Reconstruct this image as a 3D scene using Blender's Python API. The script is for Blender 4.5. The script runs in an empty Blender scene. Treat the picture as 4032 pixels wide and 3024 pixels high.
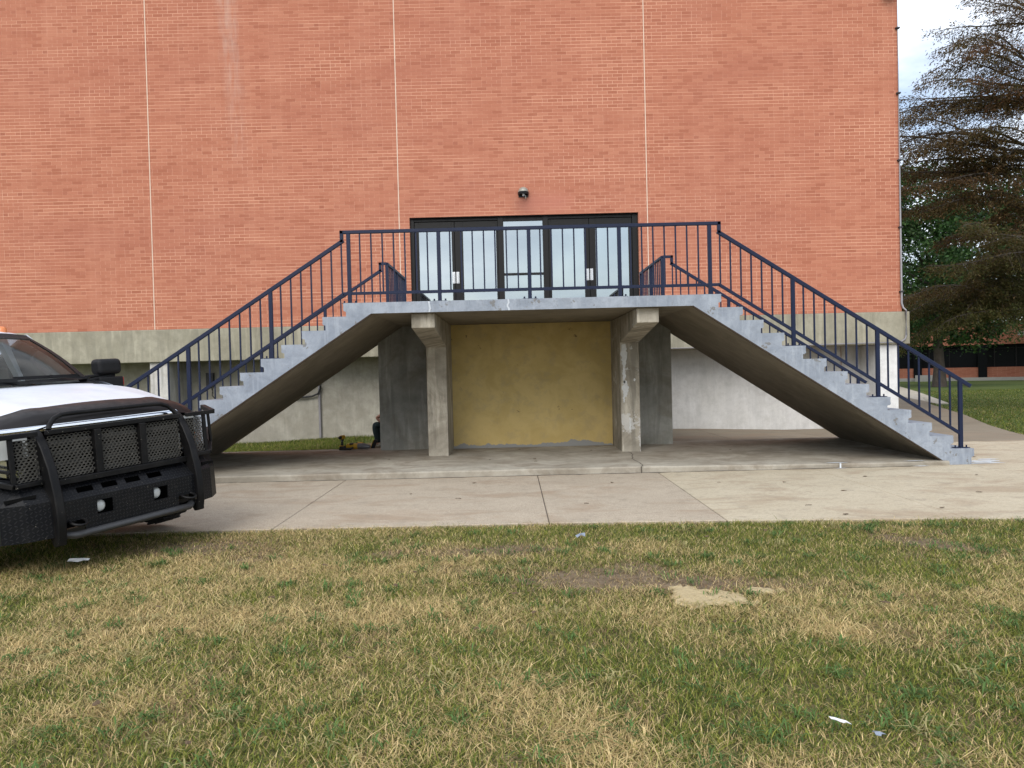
import bpy, bmesh, math, random
import numpy as np
from mathutils import Vector, Matrix
R = math.radians
S = bpy.context.scene

# ---------------------------------------------------------------- camera, sky, sun, exposure
CAM_H = 1.4066
cam = bpy.data.cameras.new('camera'); co = bpy.data.objects.new('camera', cam); S.collection.objects.link(co)
cam.sensor_width = 36; cam.lens = 36 * 3000 / 4032; cam.clip_start = .05; cam.clip_end = 2000
_p, _r, _y = .01785, -.02466, .00045
_f = Vector((math.sin(_y) * math.cos(_p), math.cos(_y) * math.cos(_p), -math.sin(_p)))
_a = Vector((math.cos(_y), -math.sin(_y), 0)); _u = _a.cross(_f)
_a2 = _a * math.cos(_r) + _u * math.sin(_r); _u2 = -_a * math.sin(_r) + _u * math.cos(_r)
M = Matrix.Identity(4)
for i in range(3):
    M[i][0] = _a2[i]; M[i][1] = _u2[i]; M[i][2] = -_f[i]
M.translation = (0, 0, CAM_H); co.matrix_world = M
S.camera = co

SUN_EL, SUN_AZ = R(40), R(195)          # azimuth measured clockwise from +Y (behind the camera, a little left)
w = bpy.data.worlds.new('World'); S.world = w; w.use_nodes = True
nt = w.node_tree; nt.nodes.clear()
def wn(t): return nt.nodes.new(t)
out = wn('ShaderNodeOutputWorld'); bg = wn('ShaderNodeBackground')
sky = wn('ShaderNodeTexSky'); sky.sky_type = 'NISHITA'; sky.sun_disc = False
sky.sun_elevation = SUN_EL; sky.sun_rotation = SUN_AZ; sky.air_density = 1.0; sky.dust_density = 1.5; sky.ozone_density = 1.2
tc = wn('ShaderNodeTexCoord'); mp = wn('ShaderNodeMapping'); mp.inputs['Scale'].default_value = (1, 1, 2.6); mp.inputs['Location'].default_value = (.3, .1, .2)
n1 = wn('ShaderNodeTexNoise'); n1.inputs['Scale'].default_value = 2.3; n1.inputs['Detail'].default_value = 7; n1.inputs['Roughness'].default_value = .55; n1.inputs['Distortion'].default_value = .4
r1 = wn('ShaderNodeValToRGB'); r1.color_ramp.elements[0].position = .34; r1.color_ramp.elements[1].position = .56
n2 = wn('ShaderNodeTexNoise'); n2.inputs['Scale'].default_value = 3.4; n2.inputs['Detail'].default_value = 5
r2 = wn('ShaderNodeValToRGB'); r2.color_ramp.elements[0].position = .36; r2.color_ramp.elements[0].color = (5.6, 6.2, 7.2, 1)
r2.color_ramp.elements[1].position = .62; r2.color_ramp.elements[1].color = (9.2, 9.5, 10.0, 1)
mx = wn('ShaderNodeMix'); mx.data_type = 'RGBA'
L = nt.links.new
L(tc.outputs['Generated'], mp.inputs['Vector']); L(mp.outputs[0], n1.inputs['Vector']); L(mp.outputs[0], n2.inputs['Vector'])
L(n1.outputs[0], r1.inputs[0]); L(n2.outputs[0], r2.inputs[0]); L(r1.outputs[0], mx.inputs[0])
L(sky.outputs[0], mx.inputs[6]); L(r2.outputs[0], mx.inputs[7]); L(mx.outputs[2], bg.inputs[0]); L(bg.outputs[0], out.inputs[0])
bg.inputs[1].default_value = .085
sl = bpy.data.lights.new('sun', 'SUN'); sl.energy = 1.1; sl.angle = R(40); sl.color = (1, .96, .9)
so = bpy.data.objects.new('sun', sl); S.collection.objects.link(so)
sd = Vector((math.sin(SUN_AZ) * math.cos(SUN_EL), math.cos(SUN_AZ) * math.cos(SUN_EL), math.sin(SUN_EL)))
so.rotation_euler = sd.to_track_quat('Z', 'Y').to_euler(); so.location = (0, -5, 30)
S.view_settings.view_transform = 'Standard'; S.view_settings.look = 'None'; S.view_settings.exposure = 1.15; S.view_settings.gamma = 1

# ---------------------------------------------------------------- material helpers
class NT:
    def __init__(s, name, rough=.85, metal=0., spec=.3):
        s.m = bpy.data.materials.new(name); s.m.use_nodes = True; s.t = s.m.node_tree
        s.b = s.t.nodes['Principled BSDF']; s.b.inputs['Roughness'].default_value = rough; s.b.inputs['Metallic'].default_value = metal
        s.b.inputs['Specular IOR Level'].default_value = spec
        s.out = s.t.nodes['Material Output']
    def link(s, a, b): s.t.links.new(a, b)
    def put(s, sock, v):
        if isinstance(v, bpy.types.NodeSocket): s.link(v, sock)
        elif isinstance(v, (tuple, list)) and len(v) == 3 and sock.type == 'RGBA': sock.default_value = (*v, 1)
        else: sock.default_value = v
    def pos(s):
        return s.t.nodes.new('ShaderNodeNewGeometry').outputs['Position']
    def obj(s): return s.t.nodes.new('ShaderNodeTexCoord').outputs['Object']
    def sep(s, v):
        n = s.t.nodes.new('ShaderNodeSeparateXYZ'); s.link(v, n.inputs[0]); return n.outputs
    def comb(s, x, y, z=0.):
        n = s.t.nodes.new('ShaderNodeCombineXYZ')
        for i, v in enumerate((x, y, z)): s.put(n.inputs[i], v)
        return n.outputs[0]
    def m_(s, op, a, b=0., c=0., clamp=False):
        n = s.t.nodes.new('ShaderNodeMath'); n.operation = op; n.use_clamp = clamp
        for i, v in enumerate((a, b, c)): s.put(n.inputs[i], v)
        return n.outputs[0]
    def scl(s, v, k):
        n = s.t.nodes.new('ShaderNodeMapping'); s.link(v, n.inputs[0]); n.inputs['Scale'].default_value = k; return n.outputs[0]
    def noise(s, v, scale, detail=4., rough=.5, dist=0.):
        n = s.t.nodes.new('ShaderNodeTexNoise'); s.link(v, n.inputs['Vector'])
        n.inputs['Scale'].default_value = scale; n.inputs['Detail'].default_value = detail; n.inputs['Roughness'].default_value = rough; n.inputs['Distortion'].default_value = dist
        return n.outputs[0]
    def vor(s, v, scale, feat='F1'):
        n = s.t.nodes.new('ShaderNodeTexVoronoi'); n.feature = feat; s.link(v, n.inputs['Vector']); n.inputs['Scale'].default_value = scale; return n.outputs
    def rng(s, v, a, b, c=0., d=1.):
        n = s.t.nodes.new('ShaderNodeMapRange'); s.put(n.inputs[0], v)
        for i, k in enumerate((a, b, c, d)): s.put(n.inputs[i + 1], k)
        return n.outputs[0]
    def ramp(s, f, stops):
        n = s.t.nodes.new('ShaderNodeValToRGB'); s.put(n.inputs[0], f); e = n.color_ramp.elements
        while len(e) < len(stops): e.new(.5)
        for k, (p, c) in zip(e, stops): k.position = p; k.color = (*c, 1)
        return n.outputs[0]
    def mix(s, f, a, b, mode='MIX'):
        n = s.t.nodes.new('ShaderNodeMix'); n.data_type = 'RGBA'; n.blend_type = mode
        s.put(n.inputs[0], f); s.put(n.inputs[6], a); s.put(n.inputs[7], b); return n.outputs[2]
    def col(s, v): s.put(s.b.inputs['Base Color'], v)
    def bump(s, h, st=.3, dist=.01):
        n = s.t.nodes.new('ShaderNodeBump'); n.inputs['Strength'].default_value = st; n.inputs['Distance'].default_value = dist
        s.link(h, n.inputs['Height']); s.link(n.outputs[0], s.b.inputs['Normal'])

def simple(name, c, rough=.5, metal=0., spec=.5, var=.15, scale=6.):
    k = NT(name, rough, metal, spec); v = k.obj(); n = k.noise(v, scale, 5)
    k.col(k.mix(n, tuple(x * (1 - var) for x in c), tuple(min(1, x * (1 + var)) for x in c)))
    r = k.noise(v, scale * 3, 3); k.put(k.b.inputs['Roughness'], k.rng(r, .3, .7, max(.02, rough - .08), min(1, rough + .1)))
    return k.m

def concrete(name, c1, c2, stain=(.12, .11, .09), st=.35, streak=.5, white=0., big=.8, bump=.25):
    k = NT(name, .9, 0, .2); p = k.pos(); x, y, z = k.sep(p)
    n1 = k.noise(p, big, 6, .6, .5); n2 = k.noise(p, 7, 6, .65)
    c = k.mix(k.rng(n1, .38, .62), c1, c2)
    c = k.mix(k.m_('MULTIPLY', k.rng(n2, .45, .68), .35), c, tuple(v * .62 for v in c1))
    sv = k.comb(k.m_('MULTIPLY', k.m_('ADD', x, y), 5.), k.m_('MULTIPLY', y, 1.), k.m_('MULTIPLY', z, .55))
    s1 = k.noise(sv, 1.2, 6, .6, .6)
    c = k.mix(k.m_('MULTIPLY', k.rng(s1, .49, .60), streak), c, tuple(v * .5 for v in c2))
    c = k.mix(k.m_('MULTIPLY', k.rng(k.noise(sv, 1.7, 5, .6, .3), .54, .64), streak * .7), c, tuple(min(.7, v * 1.45) for v in c2))
    c = k.mix(k.m_('MULTIPLY', k.rng(k.noise(p, 1.6, 7, .65, .8), .47, .62), st), c, stain)
    if white: c = k.mix(k.m_('MULTIPLY', k.rng(k.noise(p, 2.2, 7, .7), .585, .60), white), c, (.62, .62, .6))
    f = k.noise(p, 60, 3, .7); c = k.mix(k.m_('MULTIPLY', f, .3), c, (.08, .075, .065)); k.col(c)
    k.bump(k.m_('ADD', k.m_('MULTIPLY', n2, .6), k.m_('MULTIPLY', f, .5)), bump, .01); return k.m

def brick_mat(name, w_=.2185, h_=.0728, dark=1., stains=True):
    k = NT(name, .92, 0, .15); p = k.pos(); x, y, z = k.sep(p); m = k.m_
    u = m('ADD', x, y); zr = m('DIVIDE', z, h_); row = m('FLOOR', zr)
    par = m('FLOORED_MODULO', row, 2.); isF = m('COMPARE', m('FLOORED_MODULO', row, 6.), 3., .2)
    U = m('ADD', m('DIVIDE', u, w_), m('MULTIPLY', par, .5)); U = m('ADD', U, m('MULTIPLY', m('SINE', m('MULTIPLY', row, 12.9)), .03))
    cs = m('FLOOR', U); fu = m('MULTIPLY', m('FRACT', U), w_)
    V = m('ADD', m('DIVIDE', u, w_ * 1.5), m('MULTIPLY', par, .33)); cf = m('FLOOR', V); fv = m('MULTIPLY', m('FRACT', V), w_ * 1.5)
    hd = m('GREATER_THAN', fv, w_); fF = m('SUBTRACT', fv, m('MULTIPLY', hd, w_)); cF = m('ADD', m('MULTIPLY', cf, 2.), m('ADD', hd, .5))
    fs = m('ADD', fu, m('MULTIPLY', isF, m('SUBTRACT', fF, fu))); cc = m('ADD', cs, m('MULTIPLY', isF, m('SUBTRACT', cF, cs)))
    wob = m('MULTIPLY', m('SUBTRACT', k.noise(p, 40, 2), .5), .004)
    mu = m('LESS_THAN', m('ADD', fs, wob), .0115); mz = m('LESS_THAN', m('ADD', m('MULTIPLY', m('FRACT', zr), h_), wob), .0105)
    mo = m('MAXIMUM', mu, mz)
    wnn = k.t.nodes.new('ShaderNodeTexWhiteNoise'); wnn.noise_dimensions = '2D'; k.link(k.comb(cc, row), wnn.inputs['Vector'])
    rnd = wnn.outputs['Value']
    d = dark
    bc = k.ramp(rnd, [(0, (.345 * d, .126 * d, .077 * d)), (.25, (.395 * d, .152 * d, .095 * d)), (.8, (.425 * d, .170 * d, .107 * d)), (1., (.45 * d, .19 * d, .12 * d))])
    bc = k.mix(m('MULTIPLY', m('MULTIPLY', isF, hd), .25), bc, (.29 * d, .10 * d, .07 * d))
    bc = k.mix(m('MULTIPLY', k.noise(p, 25, 5, .7), .18), bc, (.35 * d, .14 * d, .09 * d))
    mort = k.mix(k.rng(k.noise(k.scl(p, (.35, .35, 1.6)), 1.5, 5, .6), .38, .62), (.40 * d, .165 * d, .10 * d), (.66 * d, .365 * d, .24 * d))
    mort = k.mix(m('MULTIPLY', mu, .35), mort, (.66 * d, .40 * d, .30 * d))
    c = k.mix(m('MULTIPLY', mu, k.rng(k.noise(p, .5, 3), .42, .6, .25, .8)), bc, mort); c = k.mix(mz, c, mort)
    if stains:
        # weathering bands and runs
        b = k.noise(k.scl(p, (.22, .22, .5)), 1.1, 5, .6, .4)
        c = k.mix(m('MULTIPLY', k.rng(b, .45, .72), .30), c, (.33, .125, .09))
        r_ = k.noise(k.scl(p, (2.2, 2.2, .12)), 1.3, 5, .6)
        c = k.mix(m('MULTIPLY', k.rng(r_, .5, .75), .20), c, (.55, .27, .18))
        sx = m('ADD', x, m('MULTIPLY', m('SUBTRACT', k.noise(p, 3, 4), .5), .25))
        dx = m('ABSOLUTE', m('SUBTRACT', sx, m('ADD', -5.52, m('MULTIPLY', z, -.047))))
        sm = m('MULTIPLY', k.rng(dx, .06, .28, 1., 0.), k.rng(z, 5.6, 9.0, 0., 1.)); sm = m('MULTIPLY', sm, k.rng(k.noise(k.scl(p, (6, 6, 1)), 2, 4), .35, .65))
        c = k.mix(m('MULTIPLY', sm, .38), c, (.52, .42, .36))
        # soot under the wall lamp
        gx = m('DIVIDE', m('SUBTRACT', x, .40), .22); gz = m('DIVIDE', m('SUBTRACT', z, 5.02), .22)
        g = m('EXPONENT', m('MULTIPLY', m('ADD', m('MULTIPLY', gx, gx), m('MULTIPLY', gz, gz)), -1.))
        c = k.mix(m('MULTIPLY', g, .55), c, (.14, .06, .05))
        # patched mortar beside the lamp
        q = m('MULTIPLY', k.rng(m('ABSOLUTE', m('SUBTRACT', x, .85)), .3, .7, 1., 0.), k.rng(m('ABSOLUTE', m('SUBTRACT', z, 5.05)), .08, .3, 1., 0.))
        c = k.mix(m('MULTIPLY', q, .7), c, (.43, .17, .12))
    k.col(c); k.bump(m('SUBTRACT', m('MULTIPLY', k.noise(p, 60, 3), .4), mo), .5, .006); return k.m

def painted(name):          # blue grey paint on rough patched concrete
    k = NT(name, .65, 0, .3); p = k.pos(); x, y, z = k.sep(p)
    n = k.noise(p, 3, 7, .65, .6); n2 = k.noise(p, 14, 6, .7, 1.)
    c = k.mix(k.rng(n, .38, .62), (.205, .235, .28), (.30, .335, .385))
    c = k.mix(k.m_('MULTIPLY', k.rng(n2, .5, .62), .35), c, (.19, .205, .23))
    c = k.mix(k.m_('MULTIPLY', k.rng(k.noise(k.scl(p, (9, 9, .6)), 3, 4), .54, .66), .22), c, (.40, .44, .49))
    c = k.mix(k.m_('MULTIPLY', k.rng(k.noise(p, 5, 6, .7), .62, .64), .8), c, (.15, .145, .135))
    k.col(c); k.bump(k.m_('ADD', n, k.m_('MULTIPLY', n2, .6)), .45, .02); return k.m

def glass_mat(name, refl=.0, tint=(.8, .85, .85), dirt=.06, ior=1.5, gcol_=(1, 1, 1)):
    k = NT(name); t = k.t; t.nodes.remove(k.b)
    tr = t.nodes.new('ShaderNodeBsdfTransparent'); tr.inputs[0].default_value = (*tint, 1)
    gl = t.nodes.new('ShaderNodeBsdfGlossy'); gl.inputs['Roughness'].default_value = .02; gl.inputs[0].default_value = (*gcol_, 1)
    fr = t.nodes.new('ShaderNodeFresnel'); fr.inputs[0].default_value = ior
    mx_ = t.nodes.new('ShaderNodeMixShader'); df = t.nodes.new('ShaderNodeBsdfDiffuse'); df.inputs[0].default_value = (.45, .44, .4, 1); m2 = t.nodes.new('ShaderNodeMixShader')
    k.link(k.m_('ADD', fr.outputs[0], refl, clamp=True), mx_.inputs[0]); k.link(tr.outputs[0], mx_.inputs[1]); k.link(gl.outputs[0], mx_.inputs[2])
    k.link(k.m_('MULTIPLY', k.noise(k.obj(), 9, 5), dirt), m2.inputs[0]); k.link(mx_.outputs[0], m2.inputs[1]); k.link(df.outputs[0], m2.inputs[2])
    k.link(m2.outputs[0], k.out.inputs[0]); return k.m

# ---------------------------------------------------------------- mesh helpers
ORG = {}
class MB:
    def __init__(s): s.v = []; s.f = []; s.mi = []
    def add(s, vs, fs, mi=0):
        o = len(s.v); s.v += [tuple(v) for v in vs]; s.f += [tuple(i + o for i in f) for f in fs]; s.mi += [mi] * len(fs)
    def box(s, x0, x1, y0, y1, z0, z1, mi=0, mat=None):
        vs = [Vector((x, y, z)) for x in (x0, x1) for y in (y0, y1) for z in (z0, z1)]
        if mat is not None: vs = [mat @ v for v in vs]
        s.add(vs, [(0, 1, 3, 2), (4, 6, 7, 5), (0, 4, 5, 1), (2, 3, 7, 6), (0, 2, 6, 4), (1, 5, 7, 3)], mi); return s
    def bar(s, a, b, w, h, up=(0, 0, 1), mi=0):
        a, b, up = Vector(a), Vector(b), Vector(up); d = (b - a).normalized(); sd_ = d.cross(up)
        if sd_.length < 1e-4: sd_ = Vector((1, 0, 0))
        sd_.normalize(); u = sd_.cross(d).normalized(); vs = []
        for q in (a, b):
            for i, j in ((-1, -1), (1, -1), (1, 1), (-1, 1)): vs.append(q + sd_ * (w / 2 * i) + u * (h / 2 * j))
        s.add(vs, [(3, 2, 1, 0), (4, 5, 6, 7), (0, 1, 5, 4), (1, 2, 6, 5), (2, 3, 7, 6), (3, 0, 4, 7)], mi); return s
    def tube(s, pts, r, n=8, mi=0, flat=1.):
        pts = [Vector(p) for p in pts]; rs = r if isinstance(r, (list, tuple)) else [r] * len(pts); rings = []
        ref = Vector((0, 0, 1)) if abs((pts[-1] - pts[0]).normalized().z) < .9 else Vector((1, 0, 0))
        for i, p in enumerate(pts):
            d = (pts[min(i + 1, len(pts) - 1)] - pts[max(i - 1, 0)]).normalized(); a = d.cross(ref).normalized(); b = a.cross(d)
            rings.append([p + (a * math.cos(t) + b * math.sin(t) * flat) * rs[i] for t in [2 * math.pi * j / n for j in range(n)]])
        s.loft(rings, True, mi); k = len(rings)
        o = len(s.v) - k * n; s.f += [tuple(o + j for j in range(n)), tuple(o + (k - 1) * n + j for j in reversed(range(n)))]; s.mi += [mi, mi]; return s
    def loft(s, rings, closed=False, mi=0):
        n = len(rings[0]); vs = [v for r_ in rings for v in r_]; fs = []
        for i in range(len(rings) - 1):
            for j in range(n if closed else n - 1):
                a = i * n + j; b = i * n + (j + 1) % n; fs.append((a, b, b + n, a + n))
        s.add(vs, fs, mi); return s
    def prism(s, poly, axis, a, b, mi=0, side=None):
        """poly: 2D points; axis 'y': (x,z) extruded along y; 'x': (y,z); 'z': (x,y)"""
        def P(p, t): return (p[0], t, p[1]) if axis == 'y' else ((t, p[0], p[1]) if axis == 'x' else (p[0], p[1], t))
        n = len(poly); vs = [P(p, a) for p in poly] + [P(p, b) for p in poly]
        o = len(s.v); s.v += vs; s.f += [tuple(o + i for i in range(n)), tuple(o + n + i for i in reversed(range(n)))]; s.mi += [mi, mi]
        for i in range(n):
            j = (i + 1) % n; s.f.append((o + i, o + i + n, o + j + n, o + j)); s.mi.append(side(i) if side else mi)
        return s
    def lathe(s, prof, c, axis='z', n=20, mi=0, a0=0., a1=2 * math.pi):
        c = Vector(c); rings = []; full = abs(a1 - a0 - 2 * math.pi) < 1e-6
        for j in range(n if full else n + 1):
            t = a0 + (a1 - a0) * j / n; ring = []
            for r_, h in prof:
                q = Vector((r_ * math.cos(t), r_ * math.sin(t), h))
                if axis == 'y': q = Vector((q.x, q.z, q.y))
                if axis == 'x': q = Vector((q.z, q.x, q.y))
                ring.append(c + q)
            rings.append(ring)
        if full: rings.append(rings[0])
        s.loft(rings, False, mi); return s
    def build(s, name, mats, parent=None, bevel=0., smooth=None, seg=2):
        me = bpy.data.meshes.new(name); o = bpy.data.objects.new(name, me); S.collection.objects.link(o)
        org = Vector((0, 0, 0))
        if parent is not None: org = ORG.get(parent.name, org); o.parent = parent; ORG[o.name] = org
        me.from_pydata([tuple(Vector(v) - org) for v in s.v], [], s.f)
        for m in (mats if isinstance(mats, (list, tuple)) else [mats]): me.materials.append(m)
        me.polygons.foreach_set('material_index', s.mi)
        bm = bmesh.new(); bm.from_mesh(me); bmesh.ops.remove_doubles(bm, verts=bm.verts, dist=1e-5); bmesh.ops.recalc_face_normals(bm, faces=bm.faces); bm.to_mesh(me); bm.free()
        if smooth is not None:
            me.polygons.foreach_set('use_smooth', [True] * len(me.polygons)); me.set_sharp_from_angle(angle=R(smooth))
        if bevel:
            b = o.modifiers.new('bevel', 'BEVEL'); b.width = bevel; b.segments = seg; b.limit_method = 'ANGLE'; b.angle_limit = R(35)
        return o

def rawmesh(name, V, F, mat, parent=None, col=None, nper=3, smooth=False):
    """numpy mesh of equal polygons"""
    me = bpy.data.meshes.new(name); o = bpy.data.objects.new(name, me); S.collection.objects.link(o)
    if parent is not None:
        org = ORG.get(parent.name, Vector((0, 0, 0))); V = V - np.array(org)[None]; o.parent = parent; ORG[o.name] = org
    me.vertices.add(len(V)); me.vertices.foreach_set('co', V.astype(np.float32).ravel())
    me.loops.add(F.size); me.loops.foreach_set('vertex_index', F.astype(np.int32).ravel())
    me.polygons.add(len(F)); me.polygons.foreach_set('loop_start', np.arange(0, F.size, nper, dtype=np.int32)); me.polygons.foreach_set('loop_total', np.full(len(F), nper, np.int32))
    if smooth: me.polygons.foreach_set('use_smooth', np.ones(len(F), bool))
    me.update(calc_edges=True)
    if col is not None:
        a = me.color_attributes.new('col', 'FLOAT_COLOR', 'POINT'); a.data.foreach_set('color', np.concatenate([col, np.ones((len(col), 1))], 1).astype(np.float32).ravel())
    me.materials.append(mat); return o

def tag(o, label=None, cat=None, group=None, kind=None):
    if label: o['label'] = label
    if cat: o['category'] = cat
    if group: o['group'] = group
    if kind: o['kind'] = kind
    return o
def thing(name, loc, label, cat, group=None):
    o = bpy.data.objects.new(name, None); S.collection.objects.link(o); o.location = loc; o.empty_display_size = .2
    ORG[o.name] = Vector(loc); return tag(o, label, cat, group)
def attr_mat(name, rough=.7, trans=.25, spec=.2, mul=1.):
    k = NT(name, rough, 0, spec); a = k.t.nodes.new('ShaderNodeAttribute'); a.attribute_name = 'col'
    k.col(a.outputs['Color'])
    if trans:
        tl = k.t.nodes.new('ShaderNodeBsdfTranslucent'); k.link(a.outputs['Color'], tl.inputs[0]); mx_ = k.t.nodes.new('ShaderNodeMixShader'); mx_.inputs[0].default_value = trans
        k.link(k.b.outputs[0], mx_.inputs[1]); k.link(tl.outputs[0], mx_.inputs[2]); k.link(mx_.outputs[0], k.out.inputs[0])
    return k.m
def sst(t):
    t = min(1, max(0, t)); return t * t * (3 - 2 * t)
def G(x, y):                       # ground height: falls a little towards the building ends
    return -.12 * sst((y - 12.5) / 5) * sst((abs(x) - 2.5) / 4)

# ================================================================ ground, paving
def walk_mat(name):
    k = NT(name, .9, 0, .2); p = k.pos(); x, y, z = k.sep(p); m = k.m_
    n = k.noise(p, 1.3, 6, .65, .5); f = k.noise(p, 75, 3, .8); g = k.vor(p, 95)[0]
    tan = k.mix(k.rng(n, .3, .7), (.46, .395, .285), (.53, .465, .345))
    agg = k.mix(k.rng(n, .3, .7), (.41, .35, .27), (.50, .43, .335)); agg = k.mix(m('MULTIPLY', k.rng(f, .45, .62), .6), agg, (.27, .21, .15)); agg = k.mix(m('MULTIPLY', k.rng(g, .0, .28, 1., 0.), .35), agg, (.50, .43, .36))
    old = k.mix(k.rng(n, .3, .7), (.20, .165, .12), (.27, .225, .165))
    right = k.rng(x, 1.92, 1.925); back = m('MAXIMUM', k.rng(m('ADD', y, m('MULTIPLY', k.noise(p, 2, 3), .5)), 13.15, 13.3), 0.)
    c = k.mix(right, agg, tan); c = k.mix(back, c, old)
    stn = k.noise(k.scl(p, (.6, 1.2, 1)), 1.5, 6, .65, .8)
    c = k.mix(m('MULTIPLY', k.rng(stn, .50, .64), .5), c, (.28, .19, .12))
    c = k.mix(m('MULTIPLY', k.rng(k.noise(p, 5, 6, .7), .53, .66), .35), c, (.22, .19, .15))
    c = k.mix(m('MULTIPLY', k.rng(k.noise(k.scl(p, (1, 3, 1)), 12, 5, .7, 1.), .53, .6), .3), c, (.26, .21, .16))
    c = k.mix(m('MULTIPLY', k.rng(f, .42, .62), .28), c, (.17, .14, .11)); c = k.mix(m('MULTIPLY', k.rng(k.noise(p, 22, 4, .7), .5, .62), .2), c, (.2, .16, .12))
    k.col(c); k.bump(m('ADD', f, m('MULTIPLY', n, .5)), .35, .006); return k.m
M_walk = walk_mat('walk concrete')
k = NT('lawn soil', .95, 0, .1); p = k.pos(); x, y, z = k.sep(p)
nA = k.noise(p, 1.1, 6, .65, .6); nB = k.noise(p, 14, 5, .7); nC = k.noise(k.scl(p, (.3, .55, 1)), .55, 4, .6, .3)
near = k.mix(k.rng(nA, .4, .62), (.10, .10, .042), (.26, .215, .11)); near = k.mix(k.m_('MULTIPLY', k.rng(nB, .35, .7), .6), near, (.06, .055, .03))
far = k.mix(k.rng(nC, .35, .65), (.06, .098, .025), (.12, .15, .045)); far = k.mix(k.m_('MULTIPLY', k.rng(nB, .4, .7), .4), far, (.035, .055, .016))
far = k.mix(k.m_('MULTIPLY', k.rng(k.noise(k.scl(p, (.12, 1.3, 1)), 1.6, 3), .48, .6), .4), far, (.15, .15, .055))
k.col(k.mix(k.rng(y, 8., 11.), near, far)); k.bump(nB, .8, .03); M_soil = k.m
M_dark = simple('joint dark', (.10, .085, .07), .95, 0, .1)
M_sky = None

def grid(name, x0, x1, y0, y1, nx, ny, mat, zoff, zf=G):
    X, Y = np.meshgrid(np.linspace(x0, x1, nx + 1), np.linspace(y0, y1, ny + 1)); Z = np.vectorize(zf)(X, Y) + zoff
    V = np.stack([X, Y, Z], -1).reshape(-1, 3); i = np.arange(ny)[:, None] * (nx + 1) + np.arange(nx)[None]; i = i.ravel()
    F = np.stack([i, i + 1, i + nx + 2, i + nx + 1], -1); return rawmesh(name, V, F, mat, nper=4, smooth=True)
g_ = grid('ground', -40, 40, -12, 24, 160, 72, M_soil, -.03); tag(g_, kind='structure')
mb = MB()       # the far lawn, one sheet out to the horizon butted to the near ground
for (a, b, c_, d_) in ((-900, -40, -900, 24), (40, 900, -900, 24), (-40, 40, -900, -12), (-900, 900, 24, 900)):
    mb.add([(a, c_, -.15), (b, c_, -.15), (b, d_, -.15), (a, d_, -.15)], [(0, 1, 2, 3)])
tag(mb.build('lawn', M_soil), kind='structure')

def paving(name, polys, mat, th=.12, zoff=0.):
    mb = MB()
    for poly in polys:
        n = len(poly); top = [(x, y, G(x, y) + zoff) for x, y in poly]; bot = [(x, y, G(x, y) + zoff - th) for x, y in poly]
        mb.add(top + bot, [tuple(range(n))] + [(i, i + n, (i + 1) % n + n, (i + 1) % n) for i in range(n)])
    return tag(mb.build(name, mat, bevel=.006, seg=1), kind='structure')
J = [-14., -10.4, -7.3, -4.8, -2.24, .315, 1.925, 4.0, 6.2, 8.6, 11.2, 13.8, 16.4, 19, 22]
fe = lambda x: 6.985 - .02 * max(0, x) - .011 * max(0, x) ** 2 + .004 * min(0, x)
def fe(x): return 7.0 - .0 * x if x < 0 else max(6.2, 6.985 - .035 * x - .0077 * x * x)
g = .0045; P = []
for a, b in zip(J[:-1], J[1:]):
    far_ = 10.26 if b < 6.25 else 12.98
    if a > 6.1: P.append([(a + g, fe(a)), (b - g, fe(b)), (b - g, 9.6 - g), (a + g, 9.6 - g)]); P.append([(a + g, 9.6 + g), (b - g, 9.6 + g), (b - g, far_), (a + g, far_)])
    else: P.append([(a + g, fe(a)), (b - g, fe(b)), (b - g, far_), (a + g, far_)])
def strip(x0f, x1f, ys):
    for a, b in zip(ys[:-1], ys[1:]):
        P.append([(x0f(a), a + g), (x1f(a + g), a + g), (x1f(b - g), b - g), (x0f(b), b - g)])
re_ = lambda y: np.interp(y, [10.26, 12.99, 14.27, 17.34, 20.8, 26.8, 40], [9.4, 9.15, 9.59, 10.89, 12.4, 14.67, 21.2])
strip(lambda y: 6.206, lambda y: float(re_(y)), [12.99, 15.4, 17.6])
strip(lambda y: 8.65, lambda y: float(re_(y)), [17.6, 20.7, 23.3, 26.7])
strip(lambda y: 9.5 + (y - 26.7) * .55, lambda y: float(re_(y)) - (0 if y < 26.7 else 0), [26.7, 30, 34, 38, 42])
pav = paving('sidewalk', P, M_walk)
pat = []                                                   # patio under the right flight, behind the slab
for a, b in ((2.3, 4.2), (4.2, 6.2)):
    for c_, d_ in ((13.56, 15.4), (15.4, 17.7)): pat.append([(a + g, c_ + g), (b - g, c_ + g), (b - g, d_), (a + g, d_)])
paving('patio', pat, M_walk)
mb = MB()
for x_ in J[1:-1]: mb.box(x_ - .0055, x_ + .0055, fe(x_) + .003, 10.2 if x_ < 6.25 else 12.97, -.1, -.008)
for y_ in (9.6,): mb.box(6.21, 21.9, y_ - .005, y_ + .005, -.1, -.008)
tag(mb.build('joint_filler', M_dark), kind='structure')
# light path that branches off on the lawn at the right
M_path = concrete('path concrete', (.50, .44, .35), (.58, .52, .43), st=.1, streak=0)
tag(paving('path', [[(14.9, 26.75), (15.35, 26.75), (19.6, 36.7), (27, 55), (25.4, 55), (18.6, 38.8)]], M_path, .1, .004), kind='structure')

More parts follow.
